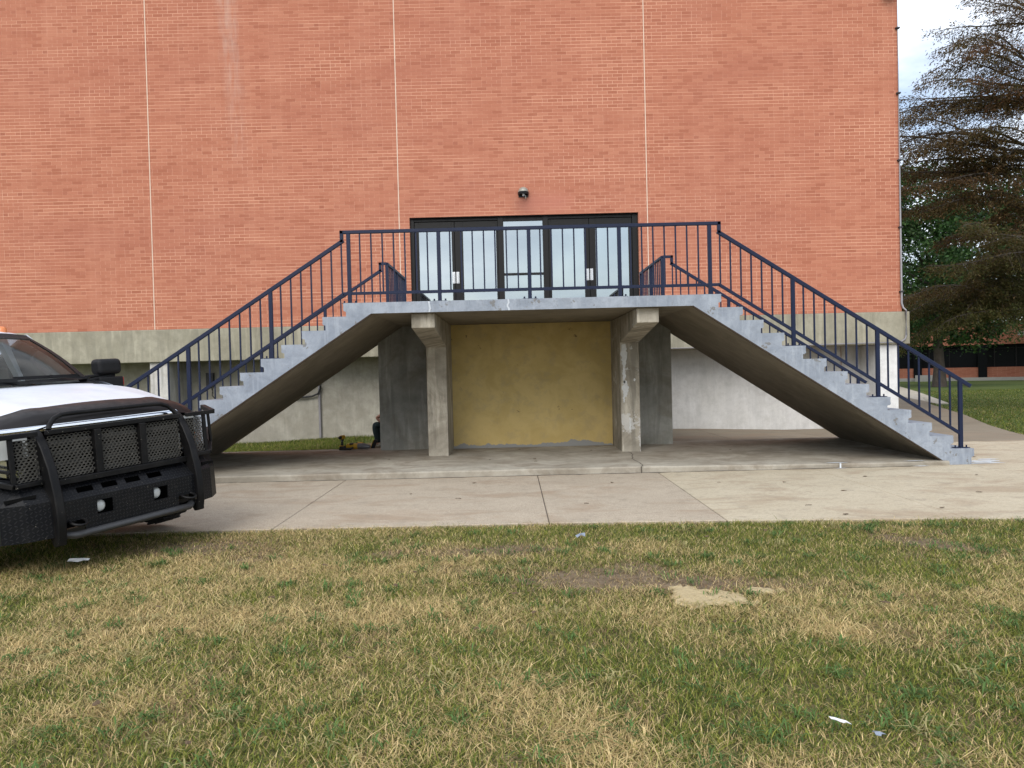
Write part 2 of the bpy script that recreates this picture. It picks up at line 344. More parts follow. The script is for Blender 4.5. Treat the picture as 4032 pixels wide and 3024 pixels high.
# raised slab under the stairs
M_slab = concrete('slab concrete', (.31, .28, .225), (.45, .415, .345), stain=(.16, .12, .08), st=.5, streak=.0, big=.9)
mb = MB(); N = 60; top = []; xs = np.linspace(-6.1, 5.80, N); rnd = random.Random(3)
rows = []
for xx in xs:
    e = 10.12 + .012 * math.sin(xx * 5) + rnd.uniform(-.006, .006) - .02 * (xx < -1) * (xx + 1) / 3; h = .09 - .03 * sst((xx - 1) / 4)
    rows.append([(xx, e, -.06), (xx, e - .004, h - .02), (xx, e + .012, h - .003), (xx, e + .03, h), (xx, 11.5, h), (xx, 13.3 if xx > 2.3 else 13.45, .085), (xx, 13.54, .08), (xx, 13.55, -.14)])
mb.loft(rows); mb.add(rows[0] + rows[-1], [tuple(range(8)), tuple(range(8, 16))])
slab = mb.build('slab', M_slab, smooth=30); tag(slab, kind='structure')
# paint splashes and a crack on the slab
M_splash = simple('spilt paint', (.55, .58, .60), .6)
def blob(mb, cx, cy, z, rx, ry, seed, n=16, j=.35):
    q = random.Random(seed); a0 = q.random()
    mb.add([(cx + rx * (1 + q.uniform(-j, j)) * math.cos(t), cy + ry * (1 + q.uniform(-j, j)) * math.sin(t), z) for t in [2 * math.pi * i / n + a0 * .1 for i in range(n)]], [tuple(range(n))])
mb = MB()
for i, (cx, cy, rx, ry) in enumerate(((4.32, 10.17, .13, .03), (4.34, 10.08, .08, .02), (5.42, 10.1, .09, .03), (5.36, 10.17, .12, .025))):
    blob(mb, cx, cy, (.067 if cy > 10.12 else .004), rx, ry, i)
for i, (cx, cy, rx, ry) in enumerate(((6.42, 10.42, .22, .09), (6.3, 10.25, .28, .05), (6.62, 10.62, .14, .05))): blob(mb, cx, cy, .004, rx, ry, 20 + i, 22, .3)
mb.box(4.335, 4.355, 10.105, 10.1165, .0, .066)
mb.build('paint_splash', M_splash, slab)
mb = MB(); q = random.Random(8); pts = []
for i in range(15):
    t = i / 14; pts.append((1.80 - .10 * t + .03 * math.sin(t * 9) + q.uniform(-.012, .012), 11.9 - 1.79 * t))
for (xa, ya), (xb, yb) in zip(pts[:-1], pts[1:]):
    zz = lambda x, y: (.09 - .03 * sst((x - 1) / 4)) + .0022
    mb.add([(xa - .006, ya, zz(xa, ya)), (xa + .006, ya, zz(xa, ya)), (xb + .006, yb, zz(xb, yb)), (xb - .006, yb, zz(xb, yb))], [(0, 1, 2, 3)])
mb.box(1.692, 1.704, 10.105, 10.122, 0, .084); mb.build('crack', M_dark, slab)
# dirt strip where slab meets the walk
mb = MB(); rows = []
for xx in np.linspace(-6.0, 5.5, 140): rows.append([(xx, 10.105 - .02 * (xx < -1) * (xx + 1) / 3 - abs(q.gauss(0, .012)), .0035), (xx, 10.13, .0035)])
mb.loft(rows); tag(mb.build('soil_line', simple('soil', (.07, .055, .04), .95)), kind='structure')

# ================================================================ staircase
XL, XR, TD, RS, ZP, Y0, Y1, YW = -2.2238, 2.8214, .2787, .1787, 2.3571, 10.168, 13.31, 16.667
M_paint = painted('blue grey stair paint')
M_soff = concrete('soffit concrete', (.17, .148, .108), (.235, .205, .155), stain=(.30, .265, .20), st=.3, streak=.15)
M_col = concrete('column concrete', (.32, .29, .23), (.45, .415, .34), stain=(.14, .115, .08), st=.5, streak=.75, white=0)
M_colw = concrete('column concrete with old paint', (.32, .29, .235), (.46, .425, .35), stain=(.14, .115, .08), st=.45, streak=.85, white=.6)
M_pier = concrete('grey wall concrete', (.235, .24, .215), (.37, .37, .335), stain=(.19, .17, .13), st=.5, streak=.5)
stair = thing('outdoor_staircase', (0, 11.7, 0), 'double sided concrete staircase painted blue grey, rising from both sides to the door landing', 'staircase')
qn = random.Random(11)
M_lip = simple('dark soffit edge', (.05, .038, .028), .95, 0, .05)
def flight(sg):
    X = lambda x: (XR + x) if sg > 0 else (XL - x)
    prof = []; mats = []
    for kx in range(0, 13):
        x = kx * TD; z = ZP - kx * RS
        if kx: prof.append((x - TD - .04, z))
        j = qn.uniform(-.006, .006); c1 = qn.uniform(.0, .012)
        prof += [(x - .004 + j, z + (0 if kx else 0)), (x + j, z - .006), (x + j - c1 * .4, z - .05), (x + j + .001, z - .095), (x + j - .012, z - .108), (x - .036, z - .113), (x - .04, z - .12)]
        if kx == 12: prof[-1] = (x - .04, z - .125)
    zb = .0
    prof.append((12 * TD - .04, zb)); nt_ = len(prof)
    prof += [(5.838 - XR, zb), (2.449 - XR + .0, 2.210)]
    prof += [(2.449 - XR, ZP)]
    n = len(prof)
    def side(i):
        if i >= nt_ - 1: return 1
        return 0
    mb = MB(); N_ = 30
    # front face with slightly chipped outline, triangulated by bmesh
    mb.prism([(X(a), b) for a, b in prof], 'y', Y0, Y1, 0, side)
    mb.mi[0] = 0; mb.mi[1] = 0
    # drop the shared face with the landing
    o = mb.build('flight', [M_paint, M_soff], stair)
    bm = bmesh.new(); bm.from_mesh(o.data); big = [f for f in bm.faces if len(f.verts) > 10]; bmesh.ops.triangulate(bm, faces=big)
    kill = [f for f in bm.faces if abs(f.normal.x) > .99 and abs(f.calc_center_median().x - (X(2.449 - XR))) < 1e-3]; bmesh.ops.delete(bm, geom=kill, context='FACES_ONLY'); bm.to_mesh(o.data); bm.free()
    o['label'] = 'right hand flight of steps' if sg > 0 else 'left hand flight of steps'
    # dark bar along the soffit edge, standing in for the dark soffit band
    mb = MB(); a = Vector((X(2.449 - XR), Y0 + .012, 2.208)); b = Vector((X(5.80 - XR), Y0 + .012, .022))
    mb.bar(a + Vector((0, 0, -.008)), b + Vector((0, 0, -.004)), .022, .024); mb.build('soffit_lip', M_lip, stair)
for sg in (1, -1): flight(sg)
# landing
mb = MB(); lx0, lx1 = XL + (2.449 - XR) * -1, 2.449
lx0 = XL + (XR - 2.449)
mb.box(lx0, lx1, Y0, Y1, 2.210, ZP); mb.box(XL, XR, Y1, YW + .02, 2.205, ZP)
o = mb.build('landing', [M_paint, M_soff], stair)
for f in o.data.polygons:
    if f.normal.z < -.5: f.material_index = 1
# patch seams on the landing edge
M_patch = simple('white patch', (.46, .50, .54), .7)
for xx, z0 in ((-1.07, 2.21), (-.02, 2.21)): 
    mb = MB()
    q = random.Random(int(xx * 100)); xs_ = [xx + q.uniform(-.01, .01) for i in range(7)]
    mb.add([(a - .012, Y0 - .0025, 2.21 + .147 * i / 6) for i, a in enumerate(xs_)] + [(a + .012, Y0 - .0025, 2.21 + .147 * i / 6) for i, a in enumerate(xs_)], [(i, i + 7, i + 8, i + 1) for i in range(6)])
    mb.build('patch_seam', M_patch, stair)
# support wall and columns
for a, b, c_, d_ in ((-2.285, -1.33, 13.12, 13.85), (2.0, 2.735, 13.02, 13.75)): MB().box(a, b, c_, d_, .06, 2.206).build('support_wall', M_pier, stair)
k = NT('mustard wall paint', .8, 0, .25); p = k.pos(); x, y, z = k.sep(p); nn = k.noise(p, 2.2, 6, .65, .5)
c = k.mix(k.rng(nn, .4, .6), (.45, .34, .13), (.53, .405, .17)); c = k.mix(k.m_('MULTIPLY', k.rng(k.noise(p, 5, 6, .7), .5, .64), .45), c, (.35, .29, .16))
c = k.mix(k.m_('MULTIPLY', k.rng(z, .1, .9, 1., 0.), .35), c, (.50, .355, .13))
edge = k.m_('SUBTRACT', z, k.m_('ADD', .10, k.m_('MULTIPLY', k.rng(k.noise(k.comb(k.m_('MULTIPLY', x, 1.), 0., 0.), 1.4, 5, .6), .4, .66), .11)))
edge = k.m_('ADD', edge, k.m_('MULTIPLY', k.m_('SUBTRACT', k.noise(p, 25, 4), .5), .05))
c = k.mix(k.rng(edge, 0., .006, 1., 0.), c, (.25, .25, .235))
c = k.mix(k.rng(k.noise(p, 6, 7, .75), .665, .675), c, (.12, .09, .06)); k.col(c); k.bump(nn, .3, .01); M_yel = k.m
mb = MB(); mb.box(-1.03, 1.72, 13.06, 13.8, .06, 2.206); o = mb.build('infill_panel', M_yel, stair); o['label'] = 'mustard yellow wall panel under the landing'
for i, (a, b, m_) in enumerate(((-1.333, -1.017, M_col), (1.713, 2.012, M_colw))):
    mb = MB(); mb.prism([(13.13, .06), (13.13, 2.2075), (10.30, 2.2075), (10.30, 2.007), (11.97, 1.80), (11.97, .06)], 'x', a, b)
    o = mb.build('column', m_, stair, bevel=.012); o['label'] = ('left' if i == 0 else 'right, paint streaked') + ' concrete column with haunched beam'
# paint runs on the right column
mb = MB(); q = random.Random(5)
M_run = simple('pale paint run', (.50, .51, .50), .7, var=.2, scale=20)
def run_(_m, cx, z0, z1, w_, seed):
    q = random.Random(seed); n = 14; l = []; r_ = []
    for i in range(n):
        t = i / (n - 1); zz = z0 + (z1 - z0) * t; ww = w_ * (1 - .55 * abs(2 * t - .9)) * (1 + q.uniform(-.25, .25)); o_ = q.uniform(-.008, .008)
        l.append((cx - ww / 2 + o_, 11.967, zz)); r_.append((cx + ww / 2 + o_, 11.967, zz))
    mb = MB(); mb.add(l + r_, [(i, i + n, i + n + 1, i + 1) for i in range(n - 1)]); mb.build('paint_run', M_run, stair)
run_(mb, 1.775, 1.78, 1.42, .10, 1); run_(mb, 1.77, 1.42, 1.16, .05, 2); run_(mb, 1.785, 1.2, .95, .10, 3); run_(mb, 1.76, .97, .86, .03, 4); run_(mb, 1.93, 1.235, 1.19, .035, 6); run_(mb, 1.85, .62, .42, .03, 7)

# ================================================================ railings
M_rail = simple('navy rail paint', (.007, .013, .038), .45, 0, .25, .2, 9)
M_bolt = simple('bolt steel', (.05, .05, .055), .5, .6)
TZ = ZP + .955; SL = RS / TD
def tread_z(x):
    if XL <= x <= XR: return ZP
    d_ = (x - XR) if x > XR else (XL - x); kx = math.ceil(d_ / TD - 1e-6); return ZP - kx * RS
def rtop(d_): return TZ - .115 - SL * d_          # slope rail centre at distance d_ outside the landing
def rbot(d_): return 2.492 - .648 * max(0, d_ - .0)
def post(x, y, ztop, par):
    zb = tread_z(x); mb = MB(); mb.box(x - .025, x + .025, y - .02, y + .02, zb, ztop); o = mb.build('post', M_rail, par, bevel=.003, seg=1)
    mb = MB(); mb.box(x - .10, x + .10, y - .045, y + .045, zb + .001, zb + .009)
    for dx in (-.075, .075): mb.lathe([(0, .03), (.011, .028), (.011, .0)], (x + dx, y, zb + .009), n=6)
    b = mb.build('base_plate', M_rail, o); ORG[b.name] = ORG[o.name]
def rail_sloped(sg, y, par, d0, d1):
    X = lambda d_: (XR + d_) if sg > 0 else (XL - d_)
    jx = .012; zt = TZ
    mb = MB(); mb.bar((X(jx), y, TZ + .025), (X(jx), y, rtop(0) - .02), .045, .045, up=(0, 1, 0))
    mb.bar((X(-.012), y, rtop(-.012)), (X(d1), y, rtop(d1)), .045, .05)
    mb.build('top_rail', M_rail, par, bevel=.004, seg=1)
    mb = MB(); mb.bar((X(.0), y, rbot(0)), (X(3.22), y, rbot(3.22)), .035, .04); mb.build('bottom_rail', M_rail, par, bevel=.003, seg=1)
    pd = [.99, 2.118, 3.222]
    for d_ in pd: post(X(d_), y, rtop(d_) - .01, par)
    ds = [-.118] + pd
    for a, b in zip(ds[:-1], ds[1:]):
        for i in range(1, 8):
            d_ = a + (b - a) * i / 8
            if d_ < .01: continue
            mb = MB(); x = X(d_); mb.box(x - .0095, x + .0095, y - .0095, y + .0095, rbot(d_) + .01, rtop(d_) - .015); mb.build('baluster', M_rail, par)
YO, YI = Y0 + .10, Y1 - .03
outer = thing('outer_railing', (.28, YO, ZP), 'long navy blue railing along the front edge of the landing and both flights', 'railing')
mb = MB(); mb.box(XL - .035, XR + .035, YO - .0225, YO + .0225, TZ - .02, TZ + .025); mb.build('top_rail', M_rail, outer, bevel=.004, seg=1)
mb = MB(); mb.box(XL - .01, XR + .01, YO - .0175, YO + .0175, 2.472, 2.512); mb.build('bottom_rail', M_rail, outer, bevel=.003, seg=1)
px = [-2.146, -.936, .276, 1.489, 2.703]
for x in px: post(x, YO, TZ - .018, outer)
for a, b in zip(px[:-1], px[1:]):
    for i in range(1, 8):
        x = a + (b - a) * i / 8; mb = MB(); mb.box(x - .0095, x + .0095, YO - .0095, YO + .0095, 2.51, TZ - .018); mb.build('baluster', M_rail, outer)
for sg in (1, -1): rail_sloped(sg, YO, outer, 0, 3.36)
for sg in (1, -1):
    cx = 2.675 if sg > 0 else -2.12
    rr = thing('inner_railing', (cx, YI, ZP), 'navy blue inner railing of the %s flight, turning back to the brick wall' % ('right hand' if sg > 0 else 'left hand'), 'railing')
    rail_sloped(sg, YI, rr, 0, 3.36)
    mb = MB(); x1 = (XR + .035) if sg > 0 else (XL - .035); mb.box(min(cx, x1) - .0, max(cx, x1), YI - .0225, YI + .0225, TZ - .02, TZ + .025)
    mb.box(cx - .0225, cx + .0225, YI + .0235, 15.55, TZ - .02, TZ + .025); mb.build('top_rail', M_rail, rr, bevel=.003, seg=1)
    mb = MB(); mb.box(min(cx, x1), max(cx, x1), YI - .0175, YI + .0175, 2.472, 2.512); mb.box(cx - .0175, cx + .0175, YI + .0185, 15.5, 2.472, 2.512); mb.build('bottom_rail', M_rail, rr)
    ys = [YI, 14.4, 15.5]
    for yy in ys: post(cx, yy, TZ - .018, rr)
    for a, b in zip(ys[:-1], ys[1:]):
        for i in range(1, 7):
            yy = a + (b - a) * i / 7; mb = MB(); mb.box(cx - .0095, cx + .0095, yy - .0095, yy + .0095, 2.51, TZ - .018); mb.build('baluster', M_rail, rr)

# ================================================================ brick building
M_brick = brick_mat('orange red brick')
M_beam = concrete('plinth beam concrete', (.29, .27, .20), (.40, .375, .29), stain=(.20, .18, .125), st=.35, streak=.35)
M_white = concrete('white washed wall', (.60, .59, .56), (.68, .67, .65), stain=(.40, .38, .34), st=.2, streak=.2, bump=.12)
M_pillar = concrete('white painted pillar', (.72, .72, .71), (.78, .78, .77), stain=(.55, .54, .5), st=.12, streak=.1, bump=.1)
M_pillar2 = concrete('stained pale pillar', (.52, .50, .46), (.6, .58, .54), stain=(.36, .32, .26), st=.4, streak=.6, bump=.1)
M_grey = concrete('grey base wall', (.33, .31, .26), (.47, .445, .375), stain=(.25, .23, .18), st=.45, streak=.2)
BX0, BX1, BZ = -26., 8.565, 10.1
bld = thing('brick_building', (-4, YW, 0), 'orange brick building with concrete plinth beam behind the staircase', 'building')
DX0, DX1, DZ = -2.14, 2.85, 4.785
mb = MB(); y = YW
def wq(x0, x1, z0, z1): mb.add([(x0, y, z0), (x1, y, z0), (x1, y, z1), (x0, y, z1)], [(0, 1, 2, 3)])
wq(BX0, DX0, 2.478, BZ); wq(DX1, BX1, 2.478, BZ); wq(DX0, DX1, DZ, BZ)
mb.add([(BX1, y, 2.478), (BX1, y + 22, 2.478), (BX1, y + 22, BZ), (BX1, y, BZ)], [(0, 1, 2, 3)])
mb.add([(BX0, y, 2.478), (BX0, y + 22, 2.478), (BX0, y + 22, BZ), (BX0, y, BZ)], [(0, 1, 2, 3)])
mb.add([(BX0, y + 22, 2.478), (BX1, y + 22, 2.478), (BX1, y + 22, BZ), (BX0, y + 22, BZ)], [(0, 1, 2, 3)])
# reveals of the door opening
mb.add([(DX0, y, 2.36), (DX0, y + .3, 2.36), (DX0, y + .3, DZ), (DX0, y, DZ)], [(0, 1, 2, 3)]); mb.add([(DX1, y, 2.36), (DX1, y + .3, 2.36), (DX1, y + .3, DZ), (DX1, y, DZ)], [(0, 1, 2, 3)])
mb.add([(DX0, y, DZ), (DX1, y, DZ), (DX1, y + .3, DZ), (DX0, y + .3, DZ)], [(0, 1, 2, 3)])
mb.build('wall', M_brick, bld)
mb = MB(); mb.box(BX0 - .1, BX1 + .1, YW - .1, YW + 22.1, BZ, BZ + .12); mb.build('roof', simple('coping', (.3, .29, .27), .8), bld)
mb = MB(); mb.box(BX0 - .12, XL - .01, YW - .065, YW + 1.25, 1.775, 2.478); mb.box(XR + .01, BX1 + .135, YW - .065, YW + 1.25, 1.775, 2.478); mb.box(XL - .01, XR + .01, YW + .025, YW + 1.2, 1.775, 2.35)
mb.box(BX0, BX1 + .10, YW + 1.25, YW + 22, 1.775, 2.478)
mb.build('plinth_beam', M_beam, bld, bevel=.01, seg=1)
mb = MB(); mb.box(BX0, BX1, YW - .004, YW + .03, 2.4785, 2.486); mb.build('drip_line', M_dark, bld)
YB = 17.62
mb = MB(); mb.box(2.74, BX1 - .08, YB, YB + .3, -.4, 1.776); o = mb.build('base_wall', M_white, bld); o['label'] = 'white washed base wall right of the stairs'
mb = MB(); mb.box(BX0, 2.73, YB + .003, YB + .3, -.4, 1.776); o = mb.build('base_wall', M_grey, bld); o['label'] = 'grey base wall left of the stairs'
mb = MB(); mb.box(8.06, 8.475, YW + .02, YB + .2, -.4, 1.776); mb.build('pillar', M_pillar, bld, bevel=.01, seg=1)
for xx in (-7.49, -15.2, -22.9):
    mb = MB(); mb.box(xx - .42, xx, YW + .02, YB + .2, -.4, 1.776); mb.build('pillar', M_pillar2, bld, bevel=.01, seg=1)
mb = MB(); mb.box(BX1 - .1, BX1 - .02, YB + .3, YW + 22, -.4, 1.776); mb.build('base_wall', M_white, bld)
M_seal = simple('joint sealant', (.62, .50, .40), .8)
for xx in (-23.9, -18.5, -13.15, -7.76, -2.3636, 3.0495):
    mb = MB(); mb.box(xx - .009, xx + .009, YW - .003, YW + .01, 2.487, BZ); mb.build('control_joint', M_seal, bld)
# rust run beside the right pillar
mb = MB(); mb.box(7.62, 7.635, YB - .006, YB + .01, -.1, 1.775); mb.build('rust_streak', simple('rust', (.30, .17, .10), .9), bld)
# vent box and cable on the recessed left wall
vb = tag(MB().box(-7.03, -6.86, YB - .09, YB, 1.20, 1.52).build('vent_box', simple('black plastic', (.012, .012, .014), .5), bevel=.006, seg=1), 'small black metal box on the grey base wall behind the left flight', 'vent box')
mb = MB(); pts = [(-6.93 + .02 * math.sin(i * .9), YB - .03, 1.2 - .2 * i / 3) for i in range(4)] + [(-6.8, YB - .03, .86), (-6.6, YB - .03, .8), (-6.45, YB - .03, .78)]
mb.tube(pts, .012, 6); tag(mb.build('cable', simple('cable', (.05, .045, .04), .7), smooth=40), 'thin dark cable hanging below the black box on the base wall', 'cable')
M_pipe = simple('grey conduit', (.23, .22, .23), .55, .2, .4)
mb = MB(); mb.tube([(-4.44, YB - .04, -.12), (-4.44, YB - .04, 1.775)], .03, 10); pr = mb.build('downpipe', M_pipe, smooth=40); tag(pr, 'slim grey vertical pipe on the base wall behind the left flight', 'pipe')
mb = MB(); mb.tube([(-4.42, YB - .1, 1.3), (-4.40, YB - .1, 1.1), (-4.46, YB - .1, .98), (-4.6, YB - .09, .925), (-4.9, YB - .08, .90), (-5.3, YB - .08, .905), (-6.6, YB - .08, 1.0)], .022, 8)
tag(mb.build('hose', simple('black hose', (.02, .02, .022), .6), smooth=40), 'black hose hooked over the grey pipe on the base wall', 'hose')
# conduit at the right corner
mb = MB(); yy = YW - .035
mb.tube([(8.545, yy, BZ), (8.545, yy, 2.66), (8.56, yy - .03, 2.56), (8.60, yy - .07, 2.50), (8.60, yy - .07, 1.96), (8.575, yy - .07, 1.88), (8.50, yy - .07, 1.83), (8.40, yy - .07, 1.815), (6.4, yy - .07, 1.80), (3.2, yy - .06, 1.80)], [.024] * 2 + [.022] * 3 + [.02] * 2 + [.012] * 3, 10)
cd = mb.build('conduit', M_pipe, smooth=40); tag(cd, 'grey electrical conduit running down the right corner of the brick wall', 'conduit')
for zz in (8.6, 7.2, 5.75, 4.3, 2.9): MB().box(8.505, 8.585, yy - .03, yy + .036, zz, zz + .03).build('clamp', M_bolt, cd)
fl = thing('floodlight', (8.2, YW, 9.3), 'dark floodlight bracket at the top right corner of the brick wall', 'floodlight')
M_blk = simple('black metal', (.01, .01, .011), .5, 0, .3)
MB().box(8.2, 8.48, YW - .30, YW - .1, 9.33, 9.48).build('lamp_head', M_blk, fl, bevel=.02); MB().box(8.31, 8.35, YW - .12, YW, 9.36, 9.40).build('bracket', M_blk, fl)
MB().box(8.22, 8.46, YW - .28, YW - .12, 9.322, 9.331).build('lens', simple('lens', (.4, .42, .42), .2), fl)

# wall lamp over the doors
wl = thing('wall_lamp', (.355, YW, 5.26), 'grey dome wall lamp above the middle of the glass doors', 'wall lamp')
M_zinc = simple('weathered zinc', (.30, .29, .25), .5, .3, .5, .3, 20)
mb = MB(); n = 24; prof = [(.115 * math.cos(t), .11 * math.sin(t)) for t in [math.pi / 2 * i / 8 for i in range(9)]]
rings = []
for j in range(n + 1):
    a = math.pi + math.pi * j / n; rings.append([(.355 + r_ * math.cos(a) * 1.0, YW - .01 + r_ * math.sin(a) * 1.35, 5.275 + h) for r_, h in prof])
mb.loft(rings); mb.build('dome', M_zinc, wl, smooth=50)
mb = MB(); rings = []
for j in range(n + 1):
    a = math.pi + math.pi * j / n; rings.append([(.355 + r_ * math.cos(a), YW - .01 + r_ * math.sin(a) * 1.35, h) for r_, h in ((.113, 5.275), (.122, 5.27), (.122, 5.245), (.112, 5.215), (.10, 5.215), (.10, 5.26))])
mb.loft(rings); mb.build('rim', M_blk, wl, smooth=50)
MB().box(.25, .46, YW - .02, YW, 5.17, 5.28).build('back_plate', M_blk, wl)
mb = MB(); mb.lathe([(.0, -.06), (.02, -.055), (.028, -.03), (.024, .0), (.02, .03)], (.355, YW - .08, 5.235), n=12); mb.build('bulb', simple('bulb glass', (.65, .66, .66), .15), wl, smooth=60)
MB().box(.395, .412, YW - .06, YW - .05, 5.13, 5.21).build('pull_tab', M_zinc, wl)

# ---------------------------------------------------------------- glazed doors
M_frame = simple('dark bronze frame', (.006, .0055, .005), .4, 0, .25, .2)
M_pane = glass_mat('mirror film glass', .42, (.25, .28, .28), .03, 1.5, (.80, .89, .92))
M_steel = simple('brushed steel', (.62, .62, .62), .25, .9)
ent = thing('entrance_doors', (.35, YW, ZP), 'dark framed glass entrance doors with mirrored panes on the landing', 'doors')
yf0, yf1 = YW + .10, YW + .22; zb = ZP + .002; T = 4.77
mb = MB()
for a, b in ((DX0 + .002, -2.055), (-.222, -.098), (.762, .882), (2.722, DX1 - .002)): mb.box(a, b, yf0 - .02, yf1, zb, T)
for a, b in ((-2.055, -.222), (.882, 2.722)): mb.box(a, b, yf0, yf1, 4.71, T)
mb.box(-.098, .762, yf0, yf1, 4.685, T); mb.box(-.098, .762, yf0 + .01, yf1 - .01, 3.495, 3.545); mb.box(-.098, .762, yf0, yf1, zb, zb + .2)
mb.box(DX0 + .002, DX1 - .002, YW + .02, yf0, 4.772, 4.783)
mb.build('frame', M_frame, ent, bevel=.003, seg=1)
MB().box(DX0, DX1, YW + .0, YW + .3, 2.3, zb).build('threshold', M_blk, ent)
for a, b, gl, hx in ((-2.05, -1.18, (-1.959, -1.238), -1.165 - .045), (-1.172, -.226, (-.992, -.265), -1.172 + .05), (.886, 1.775, (.94, 1.667), 1.775 - .045), (1.783, 2.718, (1.916, 2.643), 1.783 + .035)):
    mb = MB(); g0, g1 = gl; ya, yb_ = yf0 + .015, yf0 + .06
    mb.box(a, g0, ya, yb_, zb + .01, 4.70); mb.box(g1, b, ya, yb_, zb + .01, 4.70); mb.box(g0, g1, ya, yb_, 4.567, 4.70); mb.box(g0, g1, ya, yb_, zb + .01, zb + .28)
    d_ = mb.build('door', M_frame, ent, bevel=.003, seg=1)
    h = MB(); h.box(hx - .032, hx + .032, ya - .012, ya - .001, 3.345, 3.60); h.bar((hx, ya - .045, 3.365), (hx, ya - .045, 3.58), .02, .03, up=(0, 1, 0)); h.box(hx - .01, hx + .01, ya - .04, ya - .01, 3.37, 3.39); h.box(hx - .01, hx + .01, ya - .04, ya - .01, 3.555, 3.575)
    h.build('handle', M_steel, d_, bevel=.003, seg=1)
    MB().box(g0 + .0005, g1 - .0005, ya + .018, ya + .026, zb + .281, 4.5665).build('pane', M_pane, d_)
    if a in (-1.172, .886):
        MB().lathe([(0, .012), (.014, .01), (.014, 0)], (a + .09 if a < 0 else b - .03, ya, 3.73), 'y', 10).build('lock', M_steel, d_)
mb = MB(); mb.box(-.097, .761, yf0 + .04, yf0 + .048, 3.5455, 4.6845); mb.box(-.097, .761, yf0 + .04, yf0 + .048, zb + .2005, 3.4945); mb.build('pane', M_pane, ent)
MB().box(DX0, DX1, YW + 2.5, YW + 2.6, 2.3, 4.9).build('lobby_wall', simple('lobby', (.05, .05, .05), .9), ent)
MB().box(DX0, DX1, YW + .3, YW + 2.5, 2.28, 2.34).build('lobby_floor', simple('lobby floor', (.08, .08, .08), .9), ent)

# ================================================================ pickup truck (local frame: x forward, y driver side, z up)
M_white_p = NT('white car paint', .45, 0, .3); k = M_white_p; v = k.obj(); k.col(k.mix(k.rng(k.noise(v, 3, 6, .7), .4, .7), (.63, .67, .73), (.56, .59, .64))); k.b.inputs['Coat Weight'].default_value = .1; M_body = k.m
M_vinyl = simple('black vinyl bra', (.010, .0085, .0085), .45, 0, .3, .35, 5)
def dusty(name, c, rough, dust=.35, plate=False):
    k = NT(name, rough, .0, .2); v = k.obj(); n = k.noise(v, 6, 6, .7)
    cc = k.mix(k.m_('MULTIPLY', k.rng(n, .45, .75), dust), c, (.13, .12, .105))
    cc = k.mix(k.m_('MULTIPLY', k.rng(k.noise(v, 34, 4, .7), .69, .70), .8), cc, (.30, .28, .24)); k.col(cc)
    if plate:
        x, y, z = k.sep(v); u = k.m_('DIVIDE', y, .028); w_ = k.m_('DIVIDE', k.m_('SUBTRACT', z, k.m_('MULTIPLY', x, .5)), .028)
        ch = k.m_('FLOORED_MODULO', k.m_('ADD', k.m_('FLOOR', u), k.m_('FLOOR', w_)), 2.)
        a = k.m_('SUBTRACT', k.m_('FRACT', u), .5); b = k.m_('SUBTRACT', k.m_('FRACT', w_), .5); sg = k.m_('SUBTRACT', k.m_('MULTIPLY', ch, 2.), 1.)
        p_ = k.m_('ADD', a, k.m_('MULTIPLY', b, sg)); q_ = k.m_('SUBTRACT', a, k.m_('MULTIPLY', b, sg))
        e = k.m_('ADD', k.m_('MULTIPLY', k.m_('MULTIPLY', p_, p_), 1.6), k.m_('MULTIPLY', k.m_('MULTIPLY', q_, q_), 16.))
        h = k.rng(e, .35, .6, 1., 0.); k.bump(h, .9, .006)
        k.col(k.mix(k.m_('MULTIPLY', h, .45), cc, (.035, .035, .038)))
    return k.m
M_guard = dusty('matt black powder coat', (.0035, .0035, .004), .5, .08)
M_plate = dusty('black tread plate', (.003, .0035, .005), .42, .06, True)
M_trim = simple('black trim plastic', (.008, .008, .009), .55, 0, .25)
M_mesh = dusty('dusty expanded metal', (.065, .062, .054), .55, .6)
M_chrome = simple('chrome', (.75, .77, .8), .08, 1., .5, .05)
M_tyre = simple('tyre rubber', (.018, .017, .016), .85, 0, .2, .3, 12)
M_rim = simple('steel wheel', (.35, .35, .36), .4, .7)
M_wind = glass_mat('windscreen glass', .0, (.92, .95, .92), .08, 1.22)
M_lens = NT('clear lamp lens', .08, 0, .6); M_lens.b.inputs['Base Color'].default_value = (.55, .57, .56, 1); M_lens = M_lens.m
M_amber = simple('amber lens', (.62, .20, .07), .2, 0, .5, .1)
M_red = simple('red lens', (.4, .02, .015), .2)
M_int = simple('cabin plastic', (.055, .05, .045), .7); M_seat = simple('seat cloth', (.14, .13, .115), .9)
M_void = simple('engine bay dark', (.006, .006, .006), .9, 0, .05)
truck = thing('pickup_truck', (0, 0, 0), 'white pickup truck with black grille guard and tread plate bumper parked at the left', 'truck')
def fin(mb, name, mat, par=truck, **kw): return mb.build(name, mat, par, **kw)
ip = lambda x, xs, ys: float(np.interp(x, xs, ys))
HF = [-1.52, -1.3, -1.05, -.7, -.4, -.24, -.17, -.14]
def hz(f): return ip(f, HF, [1.362, 1.347, 1.325, 1.288, 1.245, 1.212, 1.178, 1.13])
def hw(f): return ip(f, [-1.52, -.7, -.25, -.14], [.90, .87, .86, .85])
def hood_pt(f, s):    # s in -1..1 across the hood
    l = s * hw(f); a = abs(s); dr = sst((f + 1.2) / 1.05); z = hz(f) - (.022 + .035 * dr) * a * a - (.02 + .03 * dr) * a ** 6
    z += .012 * math.exp(-((a - .62) / .09) ** 2) * sst((f + 1.5) / .5)         # long crease
    return (f - .09 * a * a * dr, l, z)
ss = [i / 14 - 1 for i in range(29)]
mb = MB(); mb.loft([[hood_pt(f, s) for s in ss] for f in np.linspace(-1.5, -.32, 18)])
